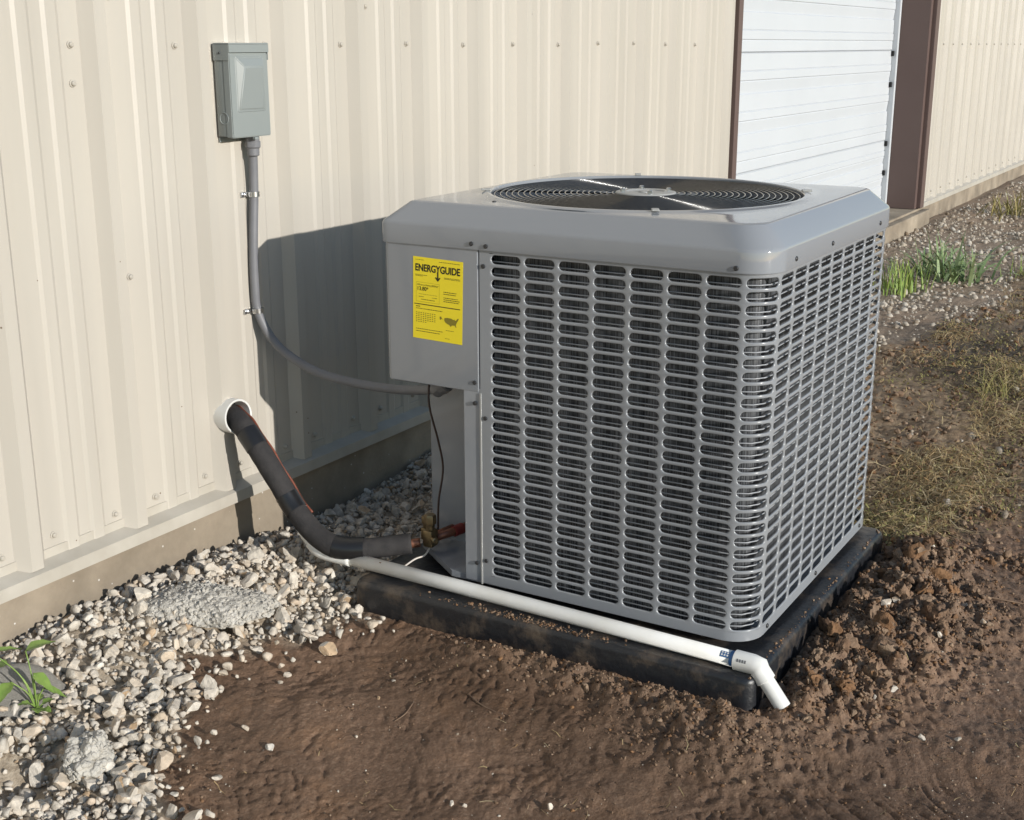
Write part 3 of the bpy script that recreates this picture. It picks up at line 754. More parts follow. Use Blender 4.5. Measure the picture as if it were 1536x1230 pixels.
for k in range(4):
    a = math.radians(35+90*k); p = (FC[0]+0.055*math.cos(a), FC[1]+0.055*math.sin(a), gz(0.05)+0.0035)
    part('bolt', join(lathe([(0.0085, 0), (0.0085, 0.0015)], p, n=12), lathe([(0.006, 0.0016), (0.006, 0.007), (0.004, 0.0085)], p, n=6)), M['steel'], guard, angle=30)
for a in (-62, 28, 118, 208):
    c, s = math.cos(math.radians(a)), math.sin(math.radians(a)); p = (FC[0]+(FR+0.012)*c, FC[1]+(FR+0.012)*s)
    b = part('guard_clip', box(-0.012, 0.012, -0.008, 0.008, 0.0, 0.0045, 0.0015), M['hub'], None); b.parent = guard
    b.location = Vector((p[0], p[1], ZTOP+0.0058))-world_of(guard); b.rotation_euler = (0, 0, math.radians(a))
# --- motor and blades below the guard
part('fan_motor', lathe([(0.03, -0.10), (0.068, -0.095), (0.072, -0.02), (0.05, -0.004)], (FC[0], FC[1], gz(0)-0.012), n=28), M['black'], unit, angle=30)
def blade(a0):
    V, F = [], []; nr, na = 6, 8
    for i in range(nr+1):
        r = 0.06+(0.335-0.06)*i/nr
        w = math.radians(62-16*i/nr)
        for j in range(na+1):
            t = j/na-0.5; a = a0+t*w+0.35*(i/nr)
            V.append((FC[0]+r*math.cos(a), FC[1]+r*math.sin(a), 0.885-0.09*t-0.02*math.cos(t*3)))
    for i in range(nr):
        for j in range(na): k = i*(na+1)+j; F.append((k, k+1, k+na+2, k+na+1))
    return V, F
for k in range(3): part('fan_blade', blade(2*math.pi*k/3+0.5), M['blade'], unit, smooth=True)
part('fan_deck', lathe([(0.30, 0.20), (0.36, 0.20)], (FC[0], FC[1], 0), n=40), M['black'], unit)
# --- cabinet screws
cs = mesh('cabinet_screw', *lathe([(0.0052, 0), (0.0052, 0.0016), (0.0038, 0.0028)], (0, 0, 0), (0, 0, 1), 10), M['darkscrew'], angle=30)
def cscrew(x, y, z, ax):
    q = Vector((0, 0, 1)).rotation_difference(Vector(ax)).to_euler()
    link('cabinet_screw', cs, unit, Vector((x, y, z))-world_of(unit), q)
for y, z in ((-0.735, 0.953), (-0.772, 0.950), (-0.762, 0.905), (-0.765, 0.56), (-0.765, 0.215), (-1.345, 0.951)): cscrew(-0.0056 if z > 0.94 else -0.0006, y, z, (-1, 0, 0))
for y, z in ((-0.738, 0.640), (-0.738, 0.592), (-0.740, 0.205)): cscrew(-0.0015, y, z, (-1, 0, 0))
for x in (0.125, 0.365, 0.74): cscrew(x, UYN-0.0052, 0.958, (0, -1, 0))
for x, z in ((0.09, 0.171), (0.42, 0.171), (0.78, 0.171)): cscrew(x, UYN-0.0006, z, (0, -1, 0))
cscrew(0.10, -0.73, ZTOP+0.0012, (0, 0, 1)); cscrew(0.03, UYF+0.0052, 0.96, (0, 1, 0))
# --- yellow label on the access panel
LW, LH = 0.1334, 0.1873
lab = bpy.data.objects.new('energy_label', None); COL.objects.link(lab); lab.parent = unit
LXYZ = Vector((UX0-0.0014, -0.5775, 0.9135)); lab.location = LXYZ-world_of(unit)
lab.rotation_euler = (math.radians(1.6), 0, 0)
def lpoly(name, polys, m, lift):
    """flat print on the label: u to the right (towards -y), v down"""
    V, F = [], []
    for P in polys:
        b = len(V); V += [(-lift, -u, -v) for u, v in P]; F.append(tuple(range(b, b+len(P))))
    return link(name, mesh(name, V, F, m), lab)
def rect(u0, v0, u1, v1): return [(u0, v0), (u1, v0), (u1, v1), (u0, v1)]
link('label_sheet', mesh('label_sheet', *box(-0.0004, 0.0, -LW, 0, -LH, 0), M['yellow']), lab)
def ltext(txt, u, v, size, width=None, bold=0.0, m='print', name='label_text'):
    cu = bpy.data.curves.new('t', 'FONT'); cu.body = txt; cu.size = size; cu.offset = bold
    tmp = bpy.data.objects.new('t', cu); me = bpy.data.meshes.new_from_object(tmp)
    co = np.array([v_.co[:] for v_ in me.vertices]); w = co[:, 0].max()-co[:, 0].min(); x0 = co[:, 0].min()
    sx = (width/w) if width else 1.0
    for v_ in me.vertices:
        X, Yv = (v_.co.x-x0)*sx, v_.co.y; v_.co = Vector((-0.00075, -(u+X), -(v)+Yv))
    me.materials.append(M[m]); bpy.data.objects.remove(tmp); me.name = name
    return link(name, me, lab)
ltext('ENERGYGUIDE', 0.0065, 0.0315, 0.0225, 0.120, 0.0006, name='label_heading')
lpoly('label_arrow', [rect(0.0655, 0.0300, 0.0690, 0.0455), [(0.0600, 0.0430), (0.0620, 0.0412), (0.0672, 0.0462), (0.0725, 0.0412), (0.0745, 0.0430), (0.0672, 0.0515)]], M['print'], 0.0008)
ltext('Efficiency Rating (SEER2)*', 0.0125, 0.0645, 0.0052, 0.0570)
ltext('13.80*', 0.0130, 0.0760, 0.0128, 0.0290, 0.00008)
lpoly('label_rule', [rect(0.004, 0.1065, 0.1275, 0.1083)], M['print'], 0.0008)
fr = 0.0004
lpoly('label_frame', [rect(0.009, 0.057, 0.072, 0.057+fr), rect(0.009, 0.1015, 0.072, 0.1015+fr), rect(0.009, 0.0574, 0.009+fr, 0.1015), rect(0.072-fr, 0.0574, 0.072, 0.1015)], M['mapprint'], 0.0007)
lr = random.Random(5)
def dashes(u0, u1, v, h):
    out = []; u = u0
    while u < u1:
        w = lr.uniform(0.0015, 0.0055); out.append(rect(u, v, min(u+w, u1), v+h)); u += w+0.0009
    return out
fine = []
for v in (0.0400, 0.0424): fine += dashes(0.0065, 0.038 if v < 0.041 else 0.026, v, 0.0010)
for v in (0.0400, 0.0424, 0.0060): fine += dashes(0.084 if v > 0.02 else 0.07, 0.126, v, 0.0010)
fine += dashes(0.0065, 0.03, 0.0060, 0.0009)+dashes(0.016, 0.066, 0.0838, 0.0006)+dashes(0.016, 0.030, 0.0895, 0.0010)+dashes(0.052, 0.066, 0.0895, 0.0010)+dashes(0.022, 0.060, 0.0955, 0.0012)
for v, e in ((0.0720, 0.118), (0.0765, 0.116), (0.0850, 0.122), (0.0892, 0.126), (0.0934, 0.124)): fine += dashes(0.083, e, v, 0.0014)
fine += dashes(0.0085, 0.020, 0.1120, 0.0018)+dashes(0.0085, 0.080, 0.1170, 0.0013)
for i in range(6):
    for j in range(9 if i < 5 else 5): fine.append(rect(0.0085+j*0.0062, 0.1265+i*0.0042, 0.0085+j*0.0062+0.0034, 0.1265+i*0.0042+0.0013))
fine += dashes(0.0085, 0.082, 0.1640, 0.0012)+dashes(0.0085, 0.074, 0.1695, 0.0013)+dashes(0.090, 0.112, 0.1590, 0.0009)+dashes(0.088, 0.100, 0.1780, 0.0008)
lpoly('label_small_print', fine, M['print'], 0.0007)
US = [(0.086, 0.1315), (0.094, 0.1300), (0.104, 0.1305), (0.1095, 0.1330), (0.1125, 0.1315), (0.1145, 0.1345), (0.1175, 0.1330), (0.1225, 0.1275), (0.1240, 0.1300), (0.1200, 0.1365), (0.1180, 0.1400), (0.1165, 0.1435), (0.1180, 0.1500), (0.1160, 0.1490), (0.1140, 0.1455), (0.1060, 0.1460), (0.1030, 0.1500), (0.0995, 0.1460), (0.0930, 0.1440), (0.0880, 0.1410), (0.0855, 0.1370)]
lpoly('label_map', [US, [(0.073, 0.130), (0.077, 0.129), (0.0785, 0.133), (0.082, 0.1355), (0.0775, 0.1345), (0.075, 0.1375), (0.0735, 0.1350)]], M['mapprint'], 0.0007)
# --- service valves in the recess
def valve(px, py, pz, big):
    v = bpy.data.objects.new('service_valve', None); COL.objects.link(v); v.parent = unit; v.location = Vector((px, py, pz))-world_of(unit)
    k = 1.0 if big else 0.75
    part('valve_body', join(box(px-0.016*k, px+0.016*k, py-0.014*k, py+0.014*k, pz-0.022*k, pz+0.022*k, 0.005), lathe([(0.011*k, 0.02*k), (0.011*k, 0.034*k), (0.015*k, 0.036*k), (0.015*k, 0.056*k), (0.013*k, 0.060*k)], (px, py, pz), n=6), lathe([(0.009*k, 0.012), (0.009*k, 0.030*k), (0.006, 0.032*k)], (px, py, pz), (-0.5, -0.8, 0.0), n=12)), M['brass'], v, angle=30)
    part('valve_stub', tube([(px+0.012, py-0.004, pz-0.004), (0.10+0.03, py-0.030, pz+0.002), (0.172, py-0.04, pz+0.004)], 0.0105*k, 12), M['copper'], v, smooth=True)
    return v
valve(0.070, -0.560, 0.208, True); valve(0.110, -0.520, 0.198, False)
part('red_collar', lathe([(0.014, 0), (0.014, 0.028)], (0.128, -0.590, 0.210), (0.96, -0.26, 0.05), n=16), M['redcap'], unit, angle=30)

# ------------------------------------------------------------------ wall sleeve, insulated lines, wires
SLV = on(343, 622, 1, -0.012)
sleeve = tag(part('pipe_sleeve', lathe([(0.039, -0.03), (0.0435, -0.03), (0.0445, 0.056), (0.0430, 0.058), (0.0395, 0.056), (0.039, -0.028)], (SLV[0]-0.006, 0.0, SLV[2]+0.002), (-0.10, -1, 0.04), n=36, cap0=False, cap1=False), M['pvc'], None, angle=30), 'short white plastic pipe sleeve poking out of the cream wall', 'sleeve')
ls = root('insulated_line_set', (-0.05, -0.25, 0.2), 'thick black foam insulated refrigerant pipe bending from wall to unit', 'pipe')
IP = [(-0.012, 0.02, 0.468), (-0.030, -0.035, 0.462), (-0.046, -0.085, 0.440), (-0.052, -0.140, 0.385), (-0.050, -0.185, 0.325), (-0.049, -0.235, 0.260), (-0.058, -0.300, 0.212), (-0.058, -0.365, 0.1885), (-0.028, -0.430, 0.186), (0.012, -0.482, 0.190), (0.055, -0.540, 0.196)]
ipath = catmull(IP, 10)
def sub(path, a, b): n = len(path)-1; return path[int(a*n):int(b*n)+1]
rad = 0.0275
def foam_r(path, r): return [r*(1+0.030*perlin(i*0.35, 1.7, 130)+0.018*perlin(i*0.9, 4.1, 131)) for i in range(len(path))]
part('foam_insulation', tube(sub(ipath, 0, 0.755), foam_r(sub(ipath, 0, 0.755), rad), 22), M['foam'], ls, smooth=True)
part('foam_insulation', tube(sub(ipath, 0.765, 0.97), foam_r(sub(ipath, 0.765, 0.97), rad-0.002), 22), M['foam'], ls, smooth=True)
for a, b in ((0.215, 0.275), (0.455, 0.515), (0.705, 0.805)):
    part('tape_band', tube(sub(ipath, a, b), rad+0.0016, 22, False), M['tape'], ls, smooth=True)
part('copper_tube', tube(sub(ipath, 0.93, 1.0), 0.0115, 14), M['copper'], ls, smooth=True)
# thin liquid line and brown-red control cable riding on top of the foam
def ride(path, dist, dirv):
    out = []
    for i, p in enumerate(path):
        t = path[min(i+1, len(path)-1)]-path[max(i-1, 0)]; t = t/np.linalg.norm(t)
        d = np.array(dirv, float); d = d-t*(d@t); d /= np.linalg.norm(d); out.append(p+d*(dist+0.0012*math.sin(i*0.5)))
    return out
cw = tag(part('control_cable', tube(ride(sub(ipath, 0.02, 0.54), rad+0.0012, (0.85, -0.25, 0.6)), 0.0032, 8), M['redwire'], None, smooth=True), 'reddish brown control cable running along the black insulated pipe', 'cable')
wp = catmull([(0.095, -0.548, ZU-0.010), (0.082, -0.556, 0.54), (0.094, -0.572, 0.45), (0.100, -0.580, 0.38), (0.088, -0.574, 0.30), (0.086, -0.572, 0.225)], 8)
tag(part('low_voltage_wire', tube(wp, 0.0026, 8), M['darkwire'], None, smooth=True), 'thin dark wire hanging down inside the recess of the grey unit', 'wire')
wp = catmull([(0.066, -0.560, 0.182), (0.040, -0.562, 0.172), (0.012, -0.553, 0.170), (-0.012, -0.540, 0.158), (-0.020, -0.530, 0.150)], 8)
tag(part('pale_wire', tube(wp, 0.0022, 8), M['whitewire'], None, smooth=True), 'short pale wire curling from brass valve towards the white drain pipe', 'wire')

# ------------------------------------------------------------------ white drain pipe
pv = root('drain_pipe', (-0.06, -0.9, PADZ), 'white plastic drain pipe lying along the edge of the black pad', 'pipe')
PR = 0.0165; pz = PADZ+PR+0.0025
A = np.array([-0.046, -0.385, pz+0.001]); B = np.array([-0.070, -1.425, pz-0.001]); dr = (B-A)/np.linalg.norm(B-A)
C0 = np.array([-0.058, -0.325, 0.168])
part('pipe', tube([A, A+(B-A)*0.33+np.array([0, 0, .0012]), A+(B-A)*0.66+np.array([0, 0, .0008]), B], PR, 22), M['pvc'], pv, smooth=True)
part('upper_pipe', tube(catmull([(-0.040, -0.235, 0.236), (-0.054, -0.275, 0.198), tuple(C0)], 8), PR, 20), M['pvc'], pv, smooth=True)
part('elbow', tube(catmull([(-0.058, -0.292, 0.187), tuple(C0), tuple(A+dr*0.02)], 8), PR+0.003, 22), M['pvc'], pv, smooth=True)
D1 = B+dr*0.028; st = np.array([-0.10, -0.70, -0.80]); st /= np.linalg.norm(st)
el = part('elbow', tube([B-dr*0.018, B-dr*0.017, D1-dr*0.006, D1+(dr+st)*0.004, D1+st*0.012, D1+st*0.036, D1+st*0.037], [PR+0.002, PR+0.0045, PR+0.0045, PR+0.0055, PR+0.0045, PR+0.0045, PR+0.002], 22), M['pvc'], pv, angle=50)
E0 = D1+st*0.030; E1 = D1+st*0.098
part('outlet', join(tube([E0, E1], PR, 22, False), tube([E1, E0], PR-0.003, 22, False), ringstack([tube([E0, E1], PR, 22, False)[0][22:], tube([E0, E1], PR-0.003, 22, False)[0][22:]])), M['pvc'], pv, angle=40)
def wrap_print(c, axis, r, u0, u1, a0, a1, n=6):
    """patch of print hugging a pipe: along axis from u0 to u1, angles a0..a1 (0 = up, + = towards -x)"""
    ax = np.array(axis)/np.linalg.norm(axis); up = np.array([0, 0, 1.0]); up = up-ax*(up@ax); up /= np.linalg.norm(up); side = np.cross(ax, up)
    if side[0] > 0: side = -side
    V, F = [], []
    for i in range(n+1):
        a = a0+(a1-a0)*i/n; d = up*math.cos(a)+side*math.sin(a)
        V += [c+ax*u0+d*r, c+ax*u1+d*r]
    for i in range(n): F.append((2*i, 2*i+1, 2*i+3, 2*i+2))
    return V, F
part('blue_band', wrap_print(B, dr, PR+0.0006, -0.026, -0.019, -1.3, 2.2, 16), M['blue'], pv, smooth=True)
part('blue_marking', wrap_print(B, dr, PR+0.0005, -0.046, -0.0265, 0.35, 1.15), M['blue'], pv, smooth=True)
part('white_lettering', join(*[wrap_print(B, dr, PR+0.0009, -0.044+0.006*i, -0.0405+0.006*i, 0.45+0.32*k, 0.65+0.32*k, 3) for i in range(3) for k in range(2)]), M['pvc'], pv, smooth=True)
part('grey_lettering', join(*[wrap_print(B, dr, PR+0.0049, -0.008+0.0055*i, -0.0045+0.0055*i, 0.95, 1.25, 3) for i in range(4)]), M['greyprint'], el, smooth=True)
part('stain', wrap_print(A, dr, PR+0.0004, 0.112, 0.118, 0.45, 0.62, 3), M['twig'], pv, smooth=True)

# ------------------------------------------------------------------ disconnect box and conduit
BX0, BX1, BZ0, BZ1, BYB, BYF = 0.005, 0.140, 1.157, 1.375, -0.0062, -0.048
db = root('disconnect_box', ((BX0+BX1)/2, BYB, BZ0), 'grey steel electrical disconnect box mounted on the cream ribbed wall', 'electrical box')
part('box_body', box(BX0, BX1, BYF, BYB, BZ0, BZ1-0.004, 0.002), M['boxgrey'], db, angle=30)
part('box_hood', join(box(BX0-0.0025, BX1+0.0025, BYF-0.010, BYB-0.001, BZ1-0.0035, BZ1, 0.0012), box(BX0-0.0025, BX1+0.0025, BYF-0.010, BYF-0.0075, BZ1-0.022, BZ1-0.0036), box(BX0-0.0028, BX0-0.0006, BYF-0.0074, BYB-0.001, BZ1-0.040, BZ1-0.0037), box(BX1+0.0006, BX1+0.0028, BYF-0.0074, BYB-0.001, BZ1-0.040, BZ1-0.0037)), M['boxgrey'], db)
def cover_geo():
    """door pan with a pressed wedge: deep step at the top, fading towards the bottom"""
    x0, x1, z0, z1 = BX0-0.001, BX1+0.001, BZ0-0.003, BZ1-0.0235; y = BYF-0.007
    ex0, ex1, ez0, ez1 = x0+0.022, x1-0.018, z0+0.062, z1-0.010
    V = [(x0, y, z0), (x1, y, z0), (x1, y, z1), (x0, y, z1), (ex0, y, ez0), (ex1, y, ez0), (ex1, y, ez1), (ex0, y, ez1),
         (ex0+0.004, y-0.003, ez0+0.004), (ex1-0.006, y-0.003, ez0+0.004), (ex1-0.010, y-0.012, ez1-0.022), (ex0+0.020, y-0.012, ez1-0.022),
         (x0, BYF+0.012, z0), (x1, BYF+0.012, z0), (x1, BYF+0.012, z1), (x0, BYF+0.012, z1)]
    F = [(0, 1, 5, 4), (1, 2, 6, 5), (2, 3, 7, 6), (3, 0, 4, 7), (4, 5, 9, 8), (5, 6, 10, 9), (6, 7, 11, 10), (7, 4, 8, 11), (8, 9, 10, 11), (0, 12, 13, 1), (1, 13, 14, 2), (3, 15, 12, 0), (2, 14, 15, 3)]
    bm = bmesh.new(); vs = [bm.verts.new(v) for v in V]
    for f in F: bm.faces.new([vs[i] for i in f])
    bmesh.ops.recalc_face_normals(bm, faces=bm.faces[:])
    bmesh.ops.bevel(bm, geom=[e for e in bm.edges if len(e.link_faces) == 2], offset=0.0022, segments=2, affect='EDGES')
    bm.verts.index_update(); out = ([tuple(v.co) for v in bm.verts], [tuple(v.index for v in f.verts) for f in bm.faces]); bm.free(); return out
cov = part('box_cover', cover_geo(), M['boxgrey'], db, angle=25)
part('latch', box(0.076, 0.088, BYF-0.012, BYF-0.003, BZ0-0.010, BZ0-0.0035, 0.001), M['boxgrey'], cov)
ko = lambda r: tube([(BX0-0.0006, -0.029+r*math.cos(a), 1.200+r*math.sin(a)) for a in np.linspace(0, 2*math.pi, 33)[:-1]], 0.0013, 6, closed=True)
part('knockout', join(ko(0.0135)), M['boxgrey'], db, smooth=True)
part('rivet', lathe([(0.003, 0), (0.002, 0.002)], (BX0-0.0028, -0.028, 1.352), (-1, 0, 0), n=10), M['darkscrew'], db)
part('mounting_flange', box(BX0+0.004, BX1-0.02, BYB+0.0004, BYB+0.0015, BZ0-0.014, BZ1-0.004), M['boxgrey'], db)
cd = root('flexible_conduit', (0.10, -0.02, 1.0), 'grey flexible conduit curving from the disconnect box to the unit', 'conduit')
CP = [(0.098, -0.030, BZ0-0.030), (0.103, -0.024, 1.08), (0.105, -0.019, 1.01), (0.100, -0.018, 0.95), (0.093, -0.018, 0.87), (0.090, -0.018, 0.78), (0.094, -0.022, 0.707), (0.110, -0.068, 0.624), (0.114, -0.180, 0.572), (0.124, -0.300, 0.553), (0.138, -0.420, 0.549), (0.136, -0.510, 0.560), (0.122, -0.560, 0.574)]
cpath = catmull(CP, 10)
part('conduit_tube', tube(cpath, 0.0113, 16), M['conduit'], cd, smooth=True)
part('connector', join(lathe([(0.0175, 0.0), (0.0175, -0.016), (0.0195, -0.0165), (0.0195, -0.030), (0.016, -0.034), (0.0155, -0.05), (0.0135, -0.052)], (0.0975, -0.031, BZ0+0.0005), (0.0, 0.0, 1), n=12)), M['conduit'], cd, angle=30)
ev = np.array(CP[-1])-np.array(CP[-2]); ev /= np.linalg.norm(ev)
part('connector', lathe([(0.0145, -0.018), (0.0175, -0.014), (0.0175, 0.008), (0.0195, 0.010), (0.0195, 0.030), (0.015, 0.034)], CP[-1], tuple(ev*0.8+np.array([-0.03, -0.1, 0.35])), n=12), M['conduit'], cd, angle=30)
def strap(p, tdir):
    t = Vector(tdir).normalized()
    o = part('conduit_strap', lathe([(0.0131, -0.006), (0.0142, -0.006), (0.0142, 0.006), (0.0131, 0.006), (0.0131, -0.006)], p, tdir, n=24, cap0=False, cap1=False), M['steel'], cd, angle=30)
    q = np.array(p)
    part('strap_ear', box(q[0]-0.036, q[0]-0.010, -0.0085, -0.0048, q[2]-0.0065, q[2]+0.0065, 0.0005), M['steel'], o)
    part('strap_screw', lathe([(0.0060, 0), (0.0055, 0.004), (0.003, 0.006)], (q[0]-0.024, -0.0086, q[2]), (0, -1, 0), n=8), M['steel'], o, angle=30)
strap((0.1052, -0.0192, 1.010), (0, 0.02, 1)); strap((0.0930, -0.0210, 0.715), (-0.03, 0.03, 1))

# ------------------------------------------------------------------ stones
def rock_vf(seed, sub=2, cuts=9, flat=0.7, lo=0.55, hi=0.92, rough=0.0):
    rg = random.Random(seed); bm = bmesh.new(); bmesh.ops.create_icosphere(bm, subdivisions=sub, radius=1.0)
    S = Vector((rg.uniform(0.8, 1.25), rg.uniform(0.7, 1.0), rg.uniform(flat*0.8, flat*1.15)))
    for c in range(cuts):
        n = Vector((rg.gauss(0, 1), rg.gauss(0, 1), rg.gauss(0, 1))).normalized(); d = rg.uniform(lo, hi)
        for v in bm.verts:
            k = v.co.dot(n)-d
            if k > 0: v.co -= n*k
    for v in bm.verts:
        j = 1+rough*(perlin(v.co.x*2.3+seed, v.co.y*2.3+v.co.z*1.7, 70)+0.6*perlin(v.co.x*5+seed, v.co.y*5+v.co.z*4, 71)) if rough else 1+rg.uniform(-.03, .03)
        v.co = Vector((v.co.x*S.x, v.co.y*S.y, v.co.z*S.z))*float(j)
    bm.verts.index_update(); out = (np.array([v.co[:] for v in bm.verts]), [tuple(v.index for v in f.verts) for f in bm.faces]); bm.free(); return out
def rotm(rg, tilt=0.6):
    return np.array(Euler((rg.gauss(0, tilt), rg.gauss(0, tilt), rg.uniform(0, 2*math.pi))).to_matrix())
def scatter_mesh(name, protos, items, m, angle=None):
    """items: (x, y, z, size, rot 3x3); one joined mesh, built with numpy"""
    Vs, Fs, n = [], [], 0
    for i, (x, y, z, s, Rm) in enumerate(items):
        v, f = protos[i % len(protos)]
        Vs.append((v*s) @ Rm.T+np.array([x, y, z])); Fs.append(f+n); n += len(v)
    V = np.concatenate(Vs); Fq = np.concatenate(Fs)
    me = bpy.data.meshes.new(name); k = Fq.shape[1]
    me.vertices.add(len(V)); me.vertices.foreach_set('co', V.ravel().astype(np.float32))
    me.loops.add(Fq.size); me.loops.foreach_set('vertex_index', Fq.ravel().astype(np.int32))
    me.polygons.add(len(Fq)); me.polygons.foreach_set('loop_start', (np.arange(len(Fq))*k).astype(np.int32))
    me.update(calc_edges=True)
    if angle:
        me.polygons.foreach_set('use_smooth', np.ones(len(Fq), dtype=bool)); me.set_sharp_from_angle(angle=math.radians(angle))
    me.materials.append(m); return link(name, me)
rg = random.Random(21)
P80 = [(v, np.array(f)) for v, f in (rock_vf(s, 2, 15, 0.72, 0.37, 0.80) for s in range(18))]
P20 = [(v, np.array(f)) for v, f in (rock_vf(100+s, 1, 5, 0.7, 0.6, 0.95) for s in range(8))]
stones_big = [mesh('gravel_stone', *rock_vf(200+s, 3, 16, 0.72, 0.37, 0.80), M['stone'], angle=22) for s in range(14)]
def visible(x, y, z, pad=40):
    d = np.stack([np.asarray(x, float), np.asarray(y, float), np.asarray(z, float)], -1)-CAM; w = d @ _fw
    px, py = 768+FPX*(d @ _r)/w, 615-FPX*(d @ _u)/w
    return (w > 0.1) & (px > -pad) & (px < 1536+pad) & (py > -pad) & (py < 1230+pad)
def sample(n, x0, x1, y0, y1, dens, xpow=1.0):
    """n random places, thinned by dens(x, y)"""
    x = x0+(x1-x0)*RNG.random(n)**xpow; y = RNG.uniform(y0, y1, n)
    k = RNG.random(n) < dens(x, y); return x[k], y[k]
def near_dens(x, y):
    d = np.maximum(gravel_mask(x, y), 0.16*np.exp(-((y-gravel_edge(x))/0.09)**2)*(x < 0.1))
    d = d*(pad_dist(x, y) > 0.012)*np.where(((x+1.03)/0.060)**2+((y+0.39)/0.065)**2 > 1, 1, 0.35)*(((x+0.388)/0.06)**2+((y+0.25)/0.10)**2 > 1)
    return d
x, y = sample(38000, -1.9, 1.3, -1.1, -0.03, near_dens)
sz = np.minimum(0.0045+RNG.exponential(0.0050, len(x)), 0.023); keep = -y > sz*1.1+0.024
x, y, sz = x[keep], y[keep], sz[keep]; zz = ground_h(x, y)+sz*RNG.uniform(-0.3, 0.5, len(x))+RNG.uniform(0, 0.012, len(x))
items = [(x[i], y[i], zz[i], sz[i], rotm(rg)) for i in range(min(len(x), 14500))]
items.sort(key=lambda t: -t[3])
singles, rest = [], []
for it in items:
    if len(singles) < 280 and visible(*it[:3], pad=0) and not (0.05 < it[0] and it[1] < -0.45): singles.append(it)
    else: rest.append(it)
for i, (x, y, z, s, Rm) in enumerate(singles):
    s = min(s, 0.0235)*1.12
    o = link('gravel_stone', stones_big[i % 14], None, (x, y, z+s*0.15), Matrix(Rm.tolist()).to_euler(), (s*1.05, s*rg.uniform(0.8, 1.1), s*rg.uniform(0.8, 1.1)))
    tag(o, 'pale crushed limestone pebble in the gravel heap against the concrete footing', 'stone', 'larger gravel stones beside the footing')
tag(scatter_mesh('gravel', P80, rest, M['stone']), 'pale crushed limestone gravel banked against the concrete footing', 'gravel', kind='stuff')
# thin gravel farther along the wall
def far_dens(x, y): return np.minimum(gravel_mask(x, y)*(0.22+0.5*sstep(-0.2, 0.3, fbm(x*1.5, y*2.5, 2, 78)))+0.20*sstep(-0.2, 0.5, perlin(x*1.4, y*1.4, 77))*np.where(x > 2.3, 1.0, 0.30), 1)
x, y = sample(34000, 1.3, 10.8, -2.2, -0.08, far_dens, 1.3); keep = visible(x, y, 0*x+0.08, 80); x, y = x[keep], y[keep]
sz = np.minimum(0.004+RNG.exponential(0.0062, len(x)), 0.024); zz = base_h(x, y)+detail_h(x, y)+sz*RNG.uniform(-0.4, 0.35, len(x))
tag(scatter_mesh('gravel', P20, [(x[i], y[i], zz[i], sz[i], rotm(rg)) for i in range(min(len(x), 14000))], M['dusty']), 'thin scatter of dusty gravel along the footing past the door', 'gravel', kind='stuff')
# loose stones pressed into the mud
loose = [(470, 938, .011), (432, 1010, .012), (420, 1022, .010), (405, 1122, .013), (325, 1168, .014), (150, 1170, .02), (200, 1140, .02), (590, 1020, .008), (568, 1047, .006), (535, 1105, .006), (678, 1203, .008), (698, 1207, .007), (825, 1213, .011), (1328, 915, .019), (1345, 898, .017), (1400, 900, .016), (1415, 908, .013), (1447, 908, .011), (1452, 960, .015), (1410, 955, .012), (1340, 1032, .014), (1380, 1108, .011), (1438, 1108, .009), (1312, 1040, .009), (1475, 930, .012), (1365, 905, .014), (180, 1090, .017), (225, 1115, .014), (240, 1165, .013), (262, 1190, .012), (1398, 832, .009)]
for i, (px, py, s) in enumerate(loose):
    p = on(px, py, 2, 0.075); z = float(ground_h(p[0], p[1])); p = on(px, py, 2, z+s*0.3)
    o = link('stone', stones_big[(i*5) % 12], None, (p[0], p[1], float(ground_h(p[0], p[1]))+s*0.30), Matrix(rotm(rg, .3).tolist()).to_euler(), (s,)*3)
    tag(o, 'pale stone half sunk in the brown mud', 'stone', 'loose stones pressed into the mud')
